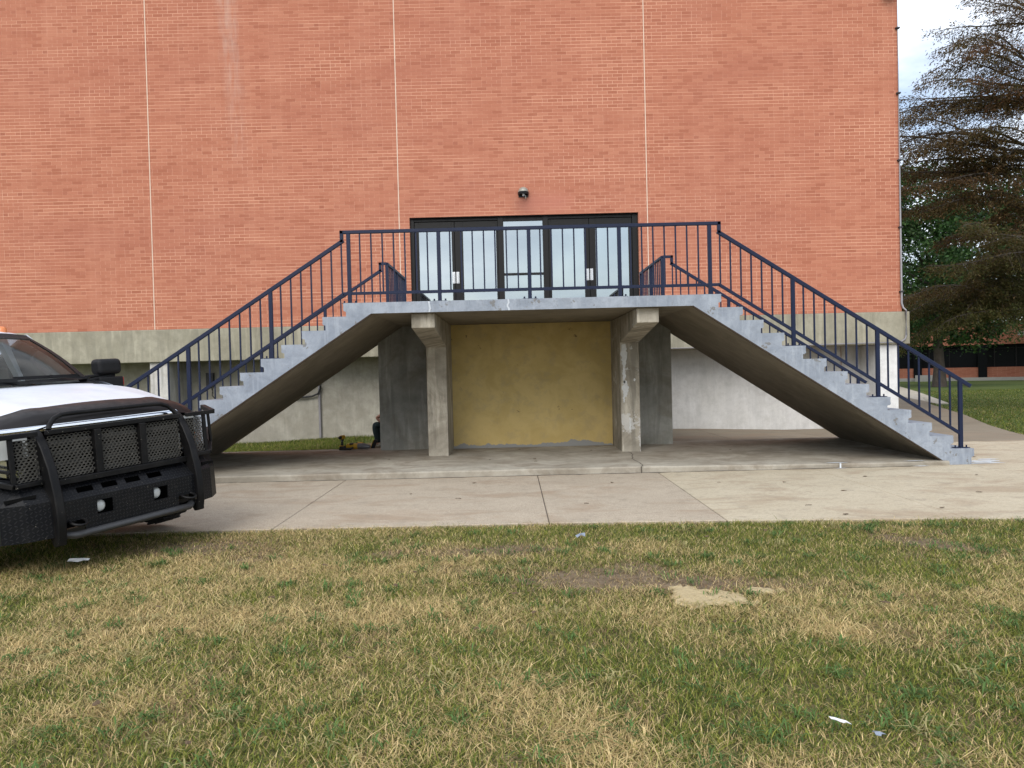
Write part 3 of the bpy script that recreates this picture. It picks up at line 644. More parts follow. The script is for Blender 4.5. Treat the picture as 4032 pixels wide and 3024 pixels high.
fin(mb, 'hood', M_body, smooth=60)
mb = MB(); mb.loft([[(lambda p: (p[0], p[1] * 1.004, p[2] + .004))(hood_pt(f, s)) for s in ss] for f in [-.33, -.31, -.28, -.24, -.2, -.17, -.15, -.14]] + [[(-.135 - .09 * s * s, s * .85, 1.10 - .05 * abs(s) ** 2) for s in ss]])
fin(mb, 'hood_cover', M_vinyl, smooth=60)
# fenders
for sg in (-1, 1):
    mb = MB(); rows = []
    for f in [-1.52, -1.2, -.9, -.6, -.4, -.3, -.24]:
        a = hood_pt(f, sg); w1 = ip(f, [-1.5, -.24], [1.0, .97]); zt = a[2] - .01
        rows.append([(a[0], a[1] + sg * .006, zt), (a[0], a[1] + sg * .03, zt - .012), (f, sg * (w1 - .07), zt - .05), (f, sg * (w1 - .02), zt - .11), (f, sg * w1, zt - .2), (f, sg * (w1 + .01), .86)])
    mb.loft(rows)
    # arched side below
    arc = [(-.82 + .47 * math.cos(t), .42 + .49 * math.sin(t)) for t in np.linspace(math.pi, 0, 15)]
    poly = [(-1.52, .86), (-1.52, .48)] + [(x_, max(z_, .48)) for x_, z_ in arc if z_ > .45] + [(-.30, .55), (-.26, .6), (-.26, .86)]
    mb.prism(poly, 'y', sg * 1.005, sg * .96)
    fin(mb, 'fender', M_body, smooth=40)
# cab lower body with doors, bed
for sg in (-1, 1):
    arc = [(-4.62 + .5 * math.cos(t), .42 + .5 * math.sin(t)) for t in np.linspace(math.pi, 0, 15)]
    poly = [(-3.62, .48), (-3.62, 1.27), (-1.53, 1.31), (-1.53, .48)]
    mb = MB(); mb.prism(poly, 'y', sg * 1.005, sg * .95); mb.loft([[(-1.53, sg * 1.0, 1.31), (-1.56, sg * .93, 1.345), (-1.6, sg * .86, 1.36)], [(-3.62, sg * 1.0, 1.27), (-3.62, sg * .93, 1.33), (-3.62, sg * .86, 1.35)]])
    fin(mb, 'door', M_body, smooth=40)
    poly = [(-5.75, .55), (-5.75, 1.3), (-3.66, 1.3), (-3.66, .5)] + [(x_, max(z_, .5)) for x_, z_ in reversed(arc) if z_ > .49]
    mb = MB(); mb.prism(poly, 'y', sg * 1.005, sg * .93); fin(mb, 'bed_side', M_body)
mb = MB(); mb.box(-3.7, -3.66, -.93, .93, .5, 1.3); mb.box(-5.78, -5.74, -.93, .93, .55, 1.3); mb.box(-5.74, -3.66, -.93, .93, .7, .74); fin(mb, 'truck_bed', M_body)
# roof
RF = [-2.22, -2.34, -2.7, -3.4, -3.6]
def roof_z(f, s): return ip(f, [-3.6, -3.4, -2.8, -2.45, -2.3, -2.2], [1.86, 1.91, 1.925, 1.915, 1.895, 1.868]) - .045 * abs(s) ** 2.5 - .03 * abs(s) ** 12
mb = MB(); top = [[(f - .12 * abs(s) ** 2 * (f > -2.5), s * .70, roof_z(f, s)) for s in ss] for f in [-2.20, -2.24, -2.3, -2.45, -2.8, -3.4, -3.6]]
mb.loft(top); mb.loft([[(x_ - .012, y_ * .98, z_ - .03) for x_, y_, z_ in r_] for r_ in top]); mb.loft([top[0], [(x_ - .012, y_ * .98, z_ - .03) for x_, y_, z_ in top[0]]])
fin(mb, 'roof', M_body, smooth=60)
for l in (-.46, -.22, 0, .22, .46):
    mb = MB(); f = -2.36; z_ = roof_z(f, l / .7); rings = []
    for j in range(9): 
        a = math.pi * 2 * j / 8; rings.append([(f - .03 + .06 * math.cos(a) * c_, l + .05 * math.sin(a) * c_, z_ + h) for c_, h in ((1, -.02), (.95, .02), (.7, .042), (0, .05))])
    mb.loft(rings); fin(mb, 'marker_light', M_amber, smooth=60)
# windscreen and pillars
def ws(s, t):         # s across, t up
    a = abs(s); b = Vector((-1.42 - .20 * a * a, s * .80, 1.372 + .008 * a)); c_ = Vector((-2.19 - .12 * a * a, s * .645, 1.862 - .03 * a * a)); p = b.lerp(c_, t); p.x += .05 * math.sin(math.pi * t); p.z += .012 * math.sin(math.pi * t); return p
mb = MB(); mb.loft([[ws(s, t) for s in ss] for t in np.linspace(.0, 1, 9)]); fin(mb, 'windscreen', M_wind, smooth=60)
mb = MB(); e = lambda p, dx, dz: (p.x + dx, p.y, p.z + dz)
mb.loft([[e(ws(s, .90), .006, .004) for s in ss], [e(ws(s, .96), .008, .006) for s in ss], [e(ws(s, 1.0), .01, .01) for s in ss]])
mb.loft([[e(ws(s, .0), .006, .004) for s in ss], [e(ws(s, .055), .006, .004) for s in ss]])
for sg in (-1, 1): mb.loft([[e(ws(sg * (1 - .075 * q_), t), .006, .004) for t in np.linspace(0, 1, 9)] for q_ in (0, .5, 1)])
fin(mb, 'windscreen_seal', M_trim, smooth=60)
for sg in (-1, 1):
    mb = MB(); pts = [ws(sg * 1.0, t) for t in np.linspace(0, 1, 9)]
    mb.loft([[(p.x, p.y, p.z), (p.x - .02, p.y + sg * .022, p.z + .0), (p.x - .075, p.y + sg * .035, p.z - .02), (p.x - .09, p.y - sg * .01, p.z - .03)] for p in pts]); fin(mb, 'windscreen_pillar', M_trim, smooth=60)
    mb = MB()
    for f0, w_ in ((-2.78, .10), (-3.56, .10)):
        mb.loft([[(f0, sg * .885, 1.34), (f0 - w_, sg * .885, 1.34), (f0 - w_, sg * .85, 1.34), (f0, sg * .85, 1.34)], [(f0 - .02, sg * .685, 1.86), (f0 - w_ - .02, sg * .685, 1.86), (f0 - w_ - .02, sg * .65, 1.86), (f0 - .02, sg * .65, 1.86)]], True)
    mb.loft([[(-1.78, sg * .87, 1.345), (-3.66, sg * .87, 1.345)], [(-1.74, sg * .86, 1.365), (-3.66, sg * .86, 1.365)]])
    fin(mb, 'door_pillar', M_body, smooth=40)
    mb = MB(); mb.add([(-1.75, sg * .862, 1.36), (-3.6, sg * .862, 1.36), (-3.6, sg * .69, 1.85), (-2.36, sg * .69, 1.85)], [(0, 1, 2, 3)]); fin(mb, 'side_window', M_wind)
mb = MB(); mb.add([(-3.64, -.86, 1.3), (-3.64, .86, 1.3), (-3.62, .68, 1.87), (-3.62, -.68, 1.87)], [(0, 1, 2, 3)]); fin(mb, 'rear_window', M_wind)
# cowl and wipers
mb = MB(); mb.loft([[(-1.50 - .05 * s * s, s * .88, hz(-1.5) - .012 - .02 * s * s) for s in ss], [(-1.47 - .20 * s * s, s * .84, 1.360) for s in ss]]); mb.box(-1.55, -1.42, -.8, .8, 1.28, 1.335)
fin(mb, 'cowl', M_trim, smooth=50)
for l0, l1 in ((-.62, .02), (.0, .66)):
    mb = MB(); a = ws(l0 / .8, .07); b = ws(l1 / .8, .03); mb.bar((a.x + .03, a.y, a.z + .025), (b.x + .035, b.y, b.z + .03), .014, .03); mb.bar((a.x + .03, (a.y + b.y) / 2, a.z + .03), (b.x + .06, b.y + .08, b.z + .0), .016, .018); fin(mb, 'wiper', M_trim)
# cabin
mb = MB(); mb.loft([[(-1.5, s * .78, 1.30), (-1.72, s * .8, 1.335 + .015 * math.exp(-((s - .45) / .25) ** 2)), (-1.95, s * .8, 1.30), (-2.02, s * .8, 1.1)] for s in np.linspace(-1, 1, 15)]); mb.box(-1.55, -1.5, -.9, .9, .5, 1.28); mb.box(-3.6, -1.5, -.9, .9, .5, .56)
fin(mb, 'dashboard', M_int, smooth=50)
mb = MB(); c_ = Vector((-2.12, .40, 1.27)); ax = Vector((.45, 0, -.9)).normalized(); e1 = Vector((0, 1, 0)); e2 = ax.cross(e1); pts = [c_ + (e1 * math.cos(t) + e2 * math.sin(t)) * .19 for t in np.linspace(0, 2 * math.pi, 25)]
mb.tube(pts, .014, 8); mb.tube([c_ + e1 * -.18, c_ + ax * .04, c_ + e1 * .18], .014, 6); fin(mb, 'steering_wheel', M_trim, smooth=60)
for l in (-.42, .42):
    mb = MB(); m_ = Matrix.Translation((-2.62, l, .95)) @ Matrix.Rotation(R(-12), 4, 'Y'); mb.box(-.07, .07, -.24, .24, 0, .58, mat=m_); mb.box(-.05, .05, -.13, .13, .6, .76, mat=m_); mb.box(-2.66, -2.15, l - .24, l + .24, .85, .99); fin(mb, 'seat', M_seat, bevel=.03)
mb = MB(); mb.box(-3.5, -3.38, -.75, .75, .85, 1.5); mb.box(-3.4, -3.0, -.75, .75, .85, .97); fin(mb, 'rear_seat', M_seat, bevel=.03)
mb = MB(); mb.add([(-1.62, -.55, 1.344), (-1.62, -.28, 1.35), (-1.82, -.28, 1.347), (-1.82, -.55, 1.34)], [(0, 1, 2, 3)]); fin(mb, 'paper_sheet', simple('paper', (.5, .52, .5), .8))
# mirrors
for sg in (-1, 1):
    mt = MB(); l0, l1 = sg * .99, sg * 1.25
    a, b = min(l0, l1), max(l0, l1)
    mt.box(-1.86, -1.70, a, b, 1.41, 1.57); mo = fin(mt, 'mirror', M_trim, bevel=.045, seg=4)
    mt = MB(); mt.box(-1.86, -1.70, a + (.0 if sg > 0 else 0), b, 1.27, 1.385); mt.bar((-1.74, sg * .86, 1.36), (-1.78, sg * 1.2, 1.40), .05, .035); mt.bar((-1.74, sg * .86, 1.40), (-1.78, sg * 1.1, 1.41), .04, .03); x_ = mt.build('mirror_arm', M_trim, mo, bevel=.012)
    mt = MB(); mt.box(-1.80, -1.72, min(sg * 1.245, sg * 1.268), max(sg * 1.245, sg * 1.268), 1.29, 1.375); mt.build('mirror_marker', M_red, mo, bevel=.004)
# nose: original grille, chrome strip, headlights
mb = MB(); mb.box(-.32, -.16, -.60, .60, .55, 1.03); mb.box(-1.3, -.32, -.9, .9, .5, 1.05); fin(mb, 'radiator_bay', M_void)
mb = MB()
for z_ in (.70, .78, .86, .94): mb.box(-.16, -.135, -.6, .6, z_, z_ + .028)
for l in (-.6, -.3, 0, .3, .6): mb.box(-.158, -.137, l - .012, l + .012, .66, 1.0)
fin(mb, 'grille', simple('grey grille', (.05, .048, .045), .5), bevel=.004, seg=1)
mb = MB(); mb.loft([[(-.115 - .06 * abs(l) ** 2, l, 1.055), (-.105 - .06 * abs(l) ** 2, l, 1.068), (-.105 - .06 * abs(l) ** 2, l, 1.09), (-.125 - .06 * abs(l) ** 2, l, 1.102)] for l in np.linspace(-.9, .62, 20)]); fin(mb, 'chrome_strip', M_chrome, smooth=60)
for sg in (-1, 1):
    mb = MB(); a, b = (.64, .94); mb.loft([[(-.17 - .14 * (t ** 2), sg * (a + (b - a) * t), z_) for t in np.linspace(0, 1, 7)] for z_ in (.70, .74, .86, .98, 1.035)])
    h = fin(mb, 'headlight', M_chrome, smooth=60)
    mb = MB(); mb.loft([[(-.155 - .15 * (t ** 2), sg * (a + (b - a) * t), z_) for t in np.linspace(.05, .97, 7)] for z_ in (.88, 1.03)]); fin(mb, 'headlight_lens', M_lens, h, smooth=60)
    mb = MB(); mb.loft([[(-.15 - .16 * (t ** 2), sg * (a + (b - a) * t), z_) for t in np.linspace(.5, 1.02, 5)] for z_ in (.78, .87)]); fin(mb, 'turn_signal', M_amber if sg > 0 else M_chrome, h, smooth=60)
    mb = MB(); mb.box(-.158, -.14, min(sg * .70, sg * .79), max(sg * .70, sg * .79), .80, 1.01); fin(mb, 'lamp_bezel', M_void, h)
# grille guard
guard = None
mb = MB()
def up_f(z_): return ip(z_, [.25, .33, .45, .6, .8, .95, 1.05, 1.09], [.10, .115, .12, .10, .05, -.02, -.09, -.15])
for sg in (-1, 1):
    rows = []
    for z_ in [.235, .26, .33, .42, .5, .6, .7, .8, .88, .95, 1.0, 1.045, 1.075, 1.095]:
        f = up_f(z_); wd = .033; dep = ip(z_, [.235, .33, .6, 1.0, 1.095], [.05, .13, .12, .07, .04]); rows.append([(f, sg * .61 - wd, z_), (f, sg * .61 + wd, z_), (f - dep, sg * .61 + wd, z_ - .01), (f - dep, sg * .61 - wd, z_ - .01)])
    mb = MB(); mb.loft(rows, True); o = len(mb.v); mb.f += [(o - 4, o - 3, o - 2, o - 1), (o - 56, o - 55, o - 54, o - 53)]; mb.mi += [0, 0]
    mb.bar((up_f(1.09), sg * .61, 1.095), (-.24, sg * .625, 1.065), .066, .02); fin(mb, 'guard_upright', M_guard, bevel=.008, smooth=40)
mb = MB(); mb.tube([(.02, -.58, .30), (.085, -.5, .285), (.09, 0, .285), (.085, .5, .285), (.02, .58, .30)], .036, 10, flat=.75); fin(mb, 'lower_bar', simple('bar grey with sheen in colour', (.035, .036, .038), .4, 0, .4), smooth=50)  # bar colour lightened to stand in for its grey sheen
fr = MB(); fr.box(-.075, -.035, -.577, .577, 1.035, 1.07); fr.box(-.055, -.0, -.577, .577, .655, .698)
for l in (-.195, .195): fr.box(-.075, -.02, l - .028, l + .028, .6985, 1.0345)
for sg in (-1, 1):
    fr.box(-.072, -.036, min(sg * .643, sg * .93), max(sg * .643, sg * .93), 1.035, 1.07); fr.bar((-.055, sg * .93, 1.052), (-.30, sg * 1.035, 1.085), .045, .04)
    fr.bar((-.06, sg * .83, 1.035), (-.05, sg * .83, .70), .035, .022, up=(1, 0, 0)); fr.bar((-.055, sg * .84, .80), (-.30, sg * 1.06, .885), .035, .022); fr.bar((-.03, sg * .643, .70), (-.03, sg * .84, .70), .05, .03); fr.bar((-.03, sg * .84, .70), (-.28, sg * 1.07, .80), .05, .035)
    fr.bar((-.17, sg * .975, 1.06), (-.17, sg * .99, .76), .025, .02, up=(1, 0, 0))
GF = fin(fr, 'guard_frame', M_guard, bevel=.004, seg=1)
mb = MB(); mb.tube([(-.055, -.555, 1.07), (-.075, -.535, 1.10), (-.09, -.49, 1.145), (-.10, -.43, 1.168), (-.10, -.36, 1.172), (-.10, .36, 1.172), (-.10, .43, 1.168), (-.09, .49, 1.145), (-.075, .535, 1.10), (-.055, .555, 1.07)], .019, 10); fin(mb, 'over_bar', M_guard, smooth=50)
def hexmesh(l0, l1, z0, z1, f_of, pw=.0335, name='mesh_panel'):
    V = []; F = []; ph = .0265; hx = pw / 2; cols = int((l1 - l0) / pw) + 1; rws = int((z1 - z0) / (ph * .75)) + 1
    for j in range(rws):
        for i in range(cols):
            cx = l0 + pw * (i + .5 * (j % 2)) + pw / 2; cz = z0 + ph * .75 * j + ph / 2
            if cx + hx > l1 + .004 or cz + ph / 2 > z1 + .004: continue
            o = len(V)
            for r_ in (1.0, .66):
                for (a, b) in ((0, .5), (.5, .25), (.5, -.25), (0, -.5), (-.5, -.25), (-.5, .25)): V.append((f_of(cz) + (0 if r_ == 1 else -.003), cx + a * pw * r_, cz + b * ph * r_))
            for q_ in range(6): F.append((o + q_, o + (q_ + 1) % 6, o + 6 + (q_ + 1) % 6, o + 6 + q_))
    o = rawmesh(name, np.array(V), np.array(F), M_mesh, truck, nper=4)
    sm_ = o.modifiers.new('thickness', 'SOLIDIFY'); sm_.thickness = .003; return o
ff = lambda z_: -.045 - .03 * (z_ - .7) / .35
hexmesh(-.575, -.223, .70, 1.035, ff); hexmesh(-.167, .167, .70, 1.035, ff); hexmesh(.223, .575, .70, 1.035, ff)
for sg in (-1, 1): hexmesh(min(sg * .645, sg * .81), max(sg * .645, sg * .81), .715, 1.035, ff)
# bumper centre: sloping tread plate with slots, vertical face with lamp pockets
def plate_with_holes(mb, P, us, vs, holes, mi=0):
    """P(u,v) -> 3d point; us, vs grid lines; holes: set of (i,j) cells left open"""
    n = len(vs); vv = [P(u, v) for u in us for v in vs]; fs = [(i * n + j, i * n + j + 1, (i + 1) * n + j + 1, (i + 1) * n + j) for i in range(len(us) - 1) for j in range(n - 1) if (i, j) not in holes]; mb.add(vv, fs, mi)
mb = MB(); us = [-.577, -.42, -.29, -.22, -.09, -.02, .11, .18, .31, .577]; A, B = Vector((-.06, 0, .652)), Vector((.075, 0, .545))
P_ = lambda u, v: (A.lerp(B, v).x, u + (.035 * (.5 - v) if -.5 < u < .5 else 0), A.lerp(B, v).z)
plate_with_holes(mb, P_, us, [0, .32, .66, 1], {(1, 1), (3, 1), (5, 1), (7, 1)})
us = [-.577, -.56, -.41, -.31, -.18, .18, .31, .41, .56, .577]
plate_with_holes(mb, lambda u, v: (.075, u, v), us, [.545, .505, .40, .39, .30], {(3, 1), (5, 1), (1, 3), (7, 3)})
mb.add([(.075, -.577, .30), (.075, .577, .30), (-.2, .577, .27), (-.2, -.577, .27)], [(0, 1, 2, 3)])
mb.loft([[(-.06, sg_ * .577, .652), (.075, sg_ * .577, .545), (.075, sg_ * .577, .30), (-.2, sg_ * .577, .27)] for sg_ in (-1,)] * 1 + [[(-.2, -.577, .652), (-.2, -.577, .545), (-.2, -.577, .30), (-.2, -.577, .27)]])
bump = fin(mb, 'bumper', M_plate)
sm_ = bump.modifiers.new('t', 'SOLIDIFY'); sm_.thickness = .008
mb = MB(); mb.box(-.14, -.135, -.56, .56, .3, .63); fin(mb, 'bumper_back', M_void, bump)
for sg in (-1, 1):
    c0 = sg * .245
    mb = MB(); mb.lathe([(.0, .055), (.03, .052), (.045, .04), (.05, .0), (.05, -.03)], (-.01, c0 - .015, .452), 'x', 18); fin(mb, 'fog_lamp', M_lens, smooth=60)
    mb = MB(); pts = [(.10 + .065 * math.cos(t), sg * .485 + .055 * math.sin(t), .385 - .02 * math.cos(t)) for t in np.linspace(0, 2 * math.pi, 21)]; mb.tube(pts, .011, 8); mb.box(.0, .06, sg * .485 - .015, sg * .485 + .015, .375, .395); fin(mb, 'tow_hook', M_guard, smooth=60)
    # wings
    prof = lambda t: [( -.03 - .0 - .30 * t, .665 if t < .3 else .70), (.055 - .33 * t, .565), (.065 - .33 * t, .30 + .09 * max(0, t - .4)), (-.15 - .30 * t, .27 + .1 * max(0, t - .4))]
    rows = []
    for l, t in ((.643, 0), (.80, .12), (.93, .42), (1.06, 1.)):
        p0, p1, p2, p3 = prof(t); rows.append([(p0[0] - .06, sg * l * .995, p0[1] + .07), (p0[0], sg * l, p0[1] + .0), (p1[0], sg * l, p1[1]), (p2[0], sg * (l - (.15 if l > 1 else 0)), p2[1]), (p3[0], sg * (l - (.15 if l > 1 else 0)), p3[1])])
    rows.append([(p_[0] - .25, p_[1] * 1.0, p_[2] + (.0 if i < 3 else .12)) for i, p_ in enumerate(rows[-1])])
    mb = MB(); mb.loft(rows); wg = fin(mb, 'bumper_wing', M_plate); wg.modifiers.new('t', 'SOLIDIFY').thickness = .008
    a = Vector((.0, sg * .70, .655)); mb = MB(); mb.bar((.012, sg * .72, .615), (-.06, sg * .90, .60), .012, .022); fin(mb, 'slot', M_void, wg)
# wheels
for f in (-.82, -4.62):
    for sg in (-1, 1):
        mb = MB(); prof = [(.22, -.115), (.33, -.125), (.375, -.115), (.395, -.09), (.398, .0), (.395, .09), (.375, .115), (.33, .125), (.22, .115)]
        mb.lathe(prof, (f, sg * .87, .40), 'y', 40)
        for j in range(44):
            t = 2 * math.pi * j / 44; c_ = Vector((f + .397 * math.cos(t), sg * .87, .40 + .397 * math.sin(t))); m_ = Matrix.Translation(c_) @ Matrix.Rotation(-t, 4, 'Y'); mb.box(-.006, .008, -.11 if j % 2 else .0, -.005 if j % 2 else .11, -.016, .016, mat=m_)
        t_ = fin(mb, 'wheel', M_tyre, smooth=40)
        mb = MB(); mb.lathe([(.0, .03 * sg), (.07, .05 * sg), (.09, .02 * sg), (.17, .03 * sg), (.2, .1 * sg), (.225, .115 * sg), (.225, -.1 * sg)], (f, sg * .87, .40), 'y', 28); mb.build('rim', M_rim, t_, smooth=40)
mb = MB(); mb.box(-5.6, -.3, -.42, -.34, .45, .6); mb.box(-5.6, -.3, .34, .42, .45, .6); mb.bar((-.82, -.8, .40), (-.82, .8, .40), .1, .1); mb.bar((-4.62, -.8, .40), (-4.62, .8, .40), .12, .12); fin(mb, 'chassis', M_void)
truck.location = (-3.075, 6.088, .01)
truck.rotation_euler = (Matrix.Rotation(-.481, 4, 'Z') @ Matrix.Rotation(.045, 4, 'X')).to_euler()

# ================================================================ tools on the slab
M_ty = simple('tool yellow', (.42, .24, .015), .45, 0, .5, .2, 30); M_tb = simple('tool black', (.018, .017, .016), .6, 0, .4, .3, 20); M_tg = simple('tool grey', (.12, .12, .125), .45, .3)
SZ = .083
def drill(x, y, z, rot, label, s=1.):
    t = thing('cordless_drill', (x, y, z), label, 'power tool'); m_ = Matrix.Translation((x, y, z)) @ Matrix.Rotation(rot, 4, 'Z') @ Matrix.Scale(s, 4)
    def b(name, mat, *bx, bev=.006):
        mb = MB()
        for q_ in bx: mb.box(*q_, mat=m_)
        return mb.build(name, mat, t, bevel=bev, seg=2)
    b('battery', M_tb, (-.04, .065, -.036, .036, .002, .035), (-.035, .055, -.03, .03, .036, .062), bev=.008)
    b('battery_band', M_ty, (-.038, .058, -.0345, .0345, .0625, .076))
    mb = MB(); mb.tube([m_ @ Vector(p) for p in ((.012, 0, .07), (.0, 0, .12), (-.012, 0, .18))], [.021 * s, .019 * s, .022 * s], 10); mb.build('grip', M_tb, t, smooth=50)
    mb = MB(); mb.tube([m_ @ Vector(p) for p in ((-.075, 0, .205), (-.07, 0, .205), (.05, 0, .205), (.06, 0, .205))], [.018 * s, .033 * s, .036 * s, .028 * s], 14); mb.build('motor_housing', M_ty, t, smooth=50)
    mb = MB(); mb.tube([m_ @ Vector(p) for p in ((.061, 0, .205), (.085, 0, .205), (.12, 0, .205), (.125, 0, .205))], [.027 * s, .027 * s, .017 * s, .006 * s], 12); mb.build('chuck', M_tb, t, smooth=50)
    mb = MB(); mb.box(.018, .03, -.008, .008, .135, .165, mat=m_); mb.build('trigger', M_tg, t)
    return t
drill(-3.00, 13.36, SZ, R(-100), 'yellow and black cordless drill standing upright on the slab edge, left of the other tools', 1.08)
drill(-2.76, 13.75, G(-2.7, 13.8) - .01, R(160), 'cordless drill standing on the bare soil just behind the lying saw', .8)
t = thing('power_saw', (-2.75, 13.33, SZ), 'yellow reciprocating saw with grey nose lying on the slab between drill and wall', 'power tool')
mb = MB(); z_ = SZ + .062
mb.tube([(-2.93, 13.36, z_), (-2.90, 13.36, z_), (-2.72, 13.345, z_)], [.035, .052, .05], 12); mb.build('motor_housing', M_ty, t, smooth=50)
mb = MB(); mb.tube([(-2.719, 13.345, z_), (-2.60, 13.33, z_), (-2.53, 13.32, z_ - .01), (-2.50, 13.315, z_ - .012)], [.052, .05, .035, .02], 12); mb.build('nose_boot', M_tg, t, smooth=50)
mb = MB(); mb.tube([(-2.93, 13.34, z_ - .02), (-2.97, 13.29, z_ - .03), (-2.93, 13.24, z_ - .035), (-2.84, 13.25, z_ - .035), (-2.80, 13.30, z_ - .02)], .019, 8); mb.build('handle', M_tb, t, smooth=50)
MB().box(-3.0, -2.93, 13.27, 13.38, SZ + .002, SZ + .072).build('battery', M_tb, t, bevel=.008)
MB().box(-2.86, -2.80, 13.29, 13.41, z_ + .03, z_ + .056).build('stripe', M_tb, t, bevel=.004)
t = thing('battery_lamp', (-2.68, 14.1, -.02), 'yellow framed battery lamp leaning on the bare soil near the wall end', 'work lamp')
m_ = Matrix.Translation((-2.62, 14.1, -.02)) @ Matrix.Rotation(R(22), 4, 'Y')
MB().box(-.03, .03, -.04, .04, .0, .22, mat=m_).build('body', M_tb, t, bevel=.01); MB().box(-.042, -.031, -.045, .045, .01, .21, mat=m_).build('frame', M_ty, t, bevel=.004)
t = thing('battery_charger', (-2.8, 14.0, -.02), 'small grey charger with antenna behind the yellow saw', 'charger')
MB().box(-2.86, -2.74, 13.95, 14.03, -.02, .10).build('case', M_tg, t, bevel=.015); MB().bar((-2.84, 13.99, .1), (-2.91, 14.0, .24), .006, .006).build('antenna', M_tb, t)

# ================================================================ person sitting behind the end of the support wall
M_skin = simple('skin', (.26, .13, .085), .55, 0, .4, .12, 12); M_jean = simple('dark work trousers', (.018, .028, .03), .9, 0, .2, .35, 14)
M_shirt = simple('grey t-shirt', (.20, .205, .21), .9, 0, .2, .15, 10); M_boot = simple('pale dusty boots', (.27, .24, .19), .85, 0, .2, .25, 20); M_hair = simple('dark hair', (.02, .014, .01), .7)
pz = -.03; PX, PY = -2.32, 14.78
man = thing('person', (PX, PY, pz), 'person in grey t-shirt and dark trousers sitting low behind the support wall', 'person')
def skin(name, nodes, edges, mat, par, lv=2, root=0):
    me = bpy.data.meshes.new(name); o = bpy.data.objects.new(name, me); S.collection.objects.link(o); o.parent = par; ORG[o.name] = ORG[par.name]; og = ORG[par.name]
    me.from_pydata([tuple(Vector(n[:3]) - og) for n in nodes], [], []) if False else me.from_pydata([tuple(Vector(n[:3]) - og) for n in nodes], edges, [])
    o.modifiers.new('skin', 'SKIN').use_smooth_shade = True
    if not me.skin_vertices: me.attributes.new('x', 'FLOAT', 'POINT')
    if len(me.skin_vertices) == 0:
        bpy.context.view_layer.objects.active = o; bpy.ops.mesh.customdata_skin_add()
    for v, n in zip(me.skin_vertices[0].data, nodes):
        v.radius = (n[3], n[4] if len(n) > 4 else n[3])
    me.skin_vertices[0].data[root].use_root = True
    s_ = o.modifiers.new('sub', 'SUBSURF'); s_.levels = lv; s_.render_levels = lv; me.materials.append(mat); return o
# joints in world space: facing left and towards the camera, elbows on the knees
H = (PX, PY, .40); X = lambda dx, dy, z_: (PX + dx, PY + dy, z_ + pz)
pel, wst, cst, nck, hdb, hdt = X(0, 0, .36), X(-.0, 0, .46), X(-.03, 0, .60), X(-.03, -.01, .745), X(-.035, -.01, .80), X(-.06, -.02, .91)
hipR, kneR, ankR, toeR = X(-.02, -.10, .36), X(-.33, -.14, .475), X(-.255, -.13, .10), X(-.40, -.15, .055)
hipL, kneL, ankL, toeL = X(-.02, .10, .36), X(-.28, .22, .47), X(-.22, .22, .10), X(-.36, .25, .055)
shR, elR, wrR = X(-.07, -.20, .675), X(-.29, -.20, .59), X(-.13, -.24, .47); shL, elL, wrL = X(-.07, .19, .67), X(-.24, .24, .54), X(-.10, .10, .46)
nodes = [(*pel, .14), (*wst, .125), (*cst, .135), (*nck, .06), (*hdb, .06), (*hdt, .085), (*hipR, .085), (*kneR, .062), (*ankR, .04), (*toeR, .035), (*hipL, .085), (*kneL, .062), (*ankL, .04), (*toeL, .035),
         (*shR, .055), (*elR, .042), (*wrR, .027), (*shL, .055), (*elL, .042), (*wrL, .027)]
ed = [(0, 1), (1, 2), (2, 3), (3, 4), (4, 5), (0, 6), (6, 7), (7, 8), (8, 9), (0, 10), (10, 11), (11, 12), (12, 13), (2, 14), (14, 15), (15, 16), (2, 17), (17, 18), (18, 19)]
# hands: palm and five fingers each
for wr, el, sgn in ((16, 15, 1), (19, 18, -1)):
    w0 = Vector(nodes[wr][:3]); d_ = (w0 - Vector(nodes[el][:3])).normalized(); sd_ = d_.cross(Vector((0, 0, 1))).normalized(); pm = w0 + d_ * .05
    b = len(nodes); nodes.append((*pm, .026, .018)); ed.append((wr, b))
    for i, (o_, ln) in enumerate(((-.03, .065), (-.01, .075), (.01, .07), (.03, .055))):
        k1 = pm + sd_ * o_ + d_ * .04; k2 = k1 + d_ * ln * .55 + Vector((0, 0, -.012)); k3 = k2 + d_ * ln * .3 + Vector((0, 0, -.03)); n0 = len(nodes)
        nodes += [(*k1, .009), (*k2, .0085), (*k3, .0075)]; ed += [(b, n0), (n0, n0 + 1), (n0 + 1, n0 + 2)]
    t1 = pm + sd_ * -.035 * sgn + d_ * .0; t2 = t1 + d_ * .035 - sd_ * .015 * sgn; n0 = len(nodes); nodes += [(*t1, .011), (*t2, .009)]; ed += [(b, n0), (n0, n0 + 1)]
body = skin('body', nodes, ed, M_skin, man)
mb = MB(); c_ = Vector(hdt)
for nm, off, r_ in (('nose', (-.088, -.008, -.01), .014),):
    pass
def ell(mb, c_, r_, n=12):
    c_ = Vector(c_); mb.loft([[c_ + Vector((r_[0] * math.sin(a) * math.cos(b), r_[1] * math.sin(a) * math.sin(b), r_[2] * math.cos(a))) for b in [2 * math.pi * j / n for j in range(n)]] for a in [math.pi * i / 8 for i in range(9)]], True)
ell(mb, c_ + Vector((-.09, 0, -.012)), (.016, .012, .022)); ell(mb, c_ + Vector((.0, -.088, -.01)), (.018, .008, .028)); ell(mb, c_ + Vector((.0, .088, -.01)), (.018, .008, .028))
mb.build('face_features', M_skin, man, smooth=60)
mb = MB(); ell(mb, c_ + Vector((.018, 0, .028)), (.098, .092, .088), 16); mb.build('hair', M_hair, man, smooth=60)
mb = MB()
for sy in (-.033, .033): ell(mb, c_ + Vector((-.079, sy, .008)), (.008, .012, .007))
mb.build('eyes', M_tb, man, smooth=60)
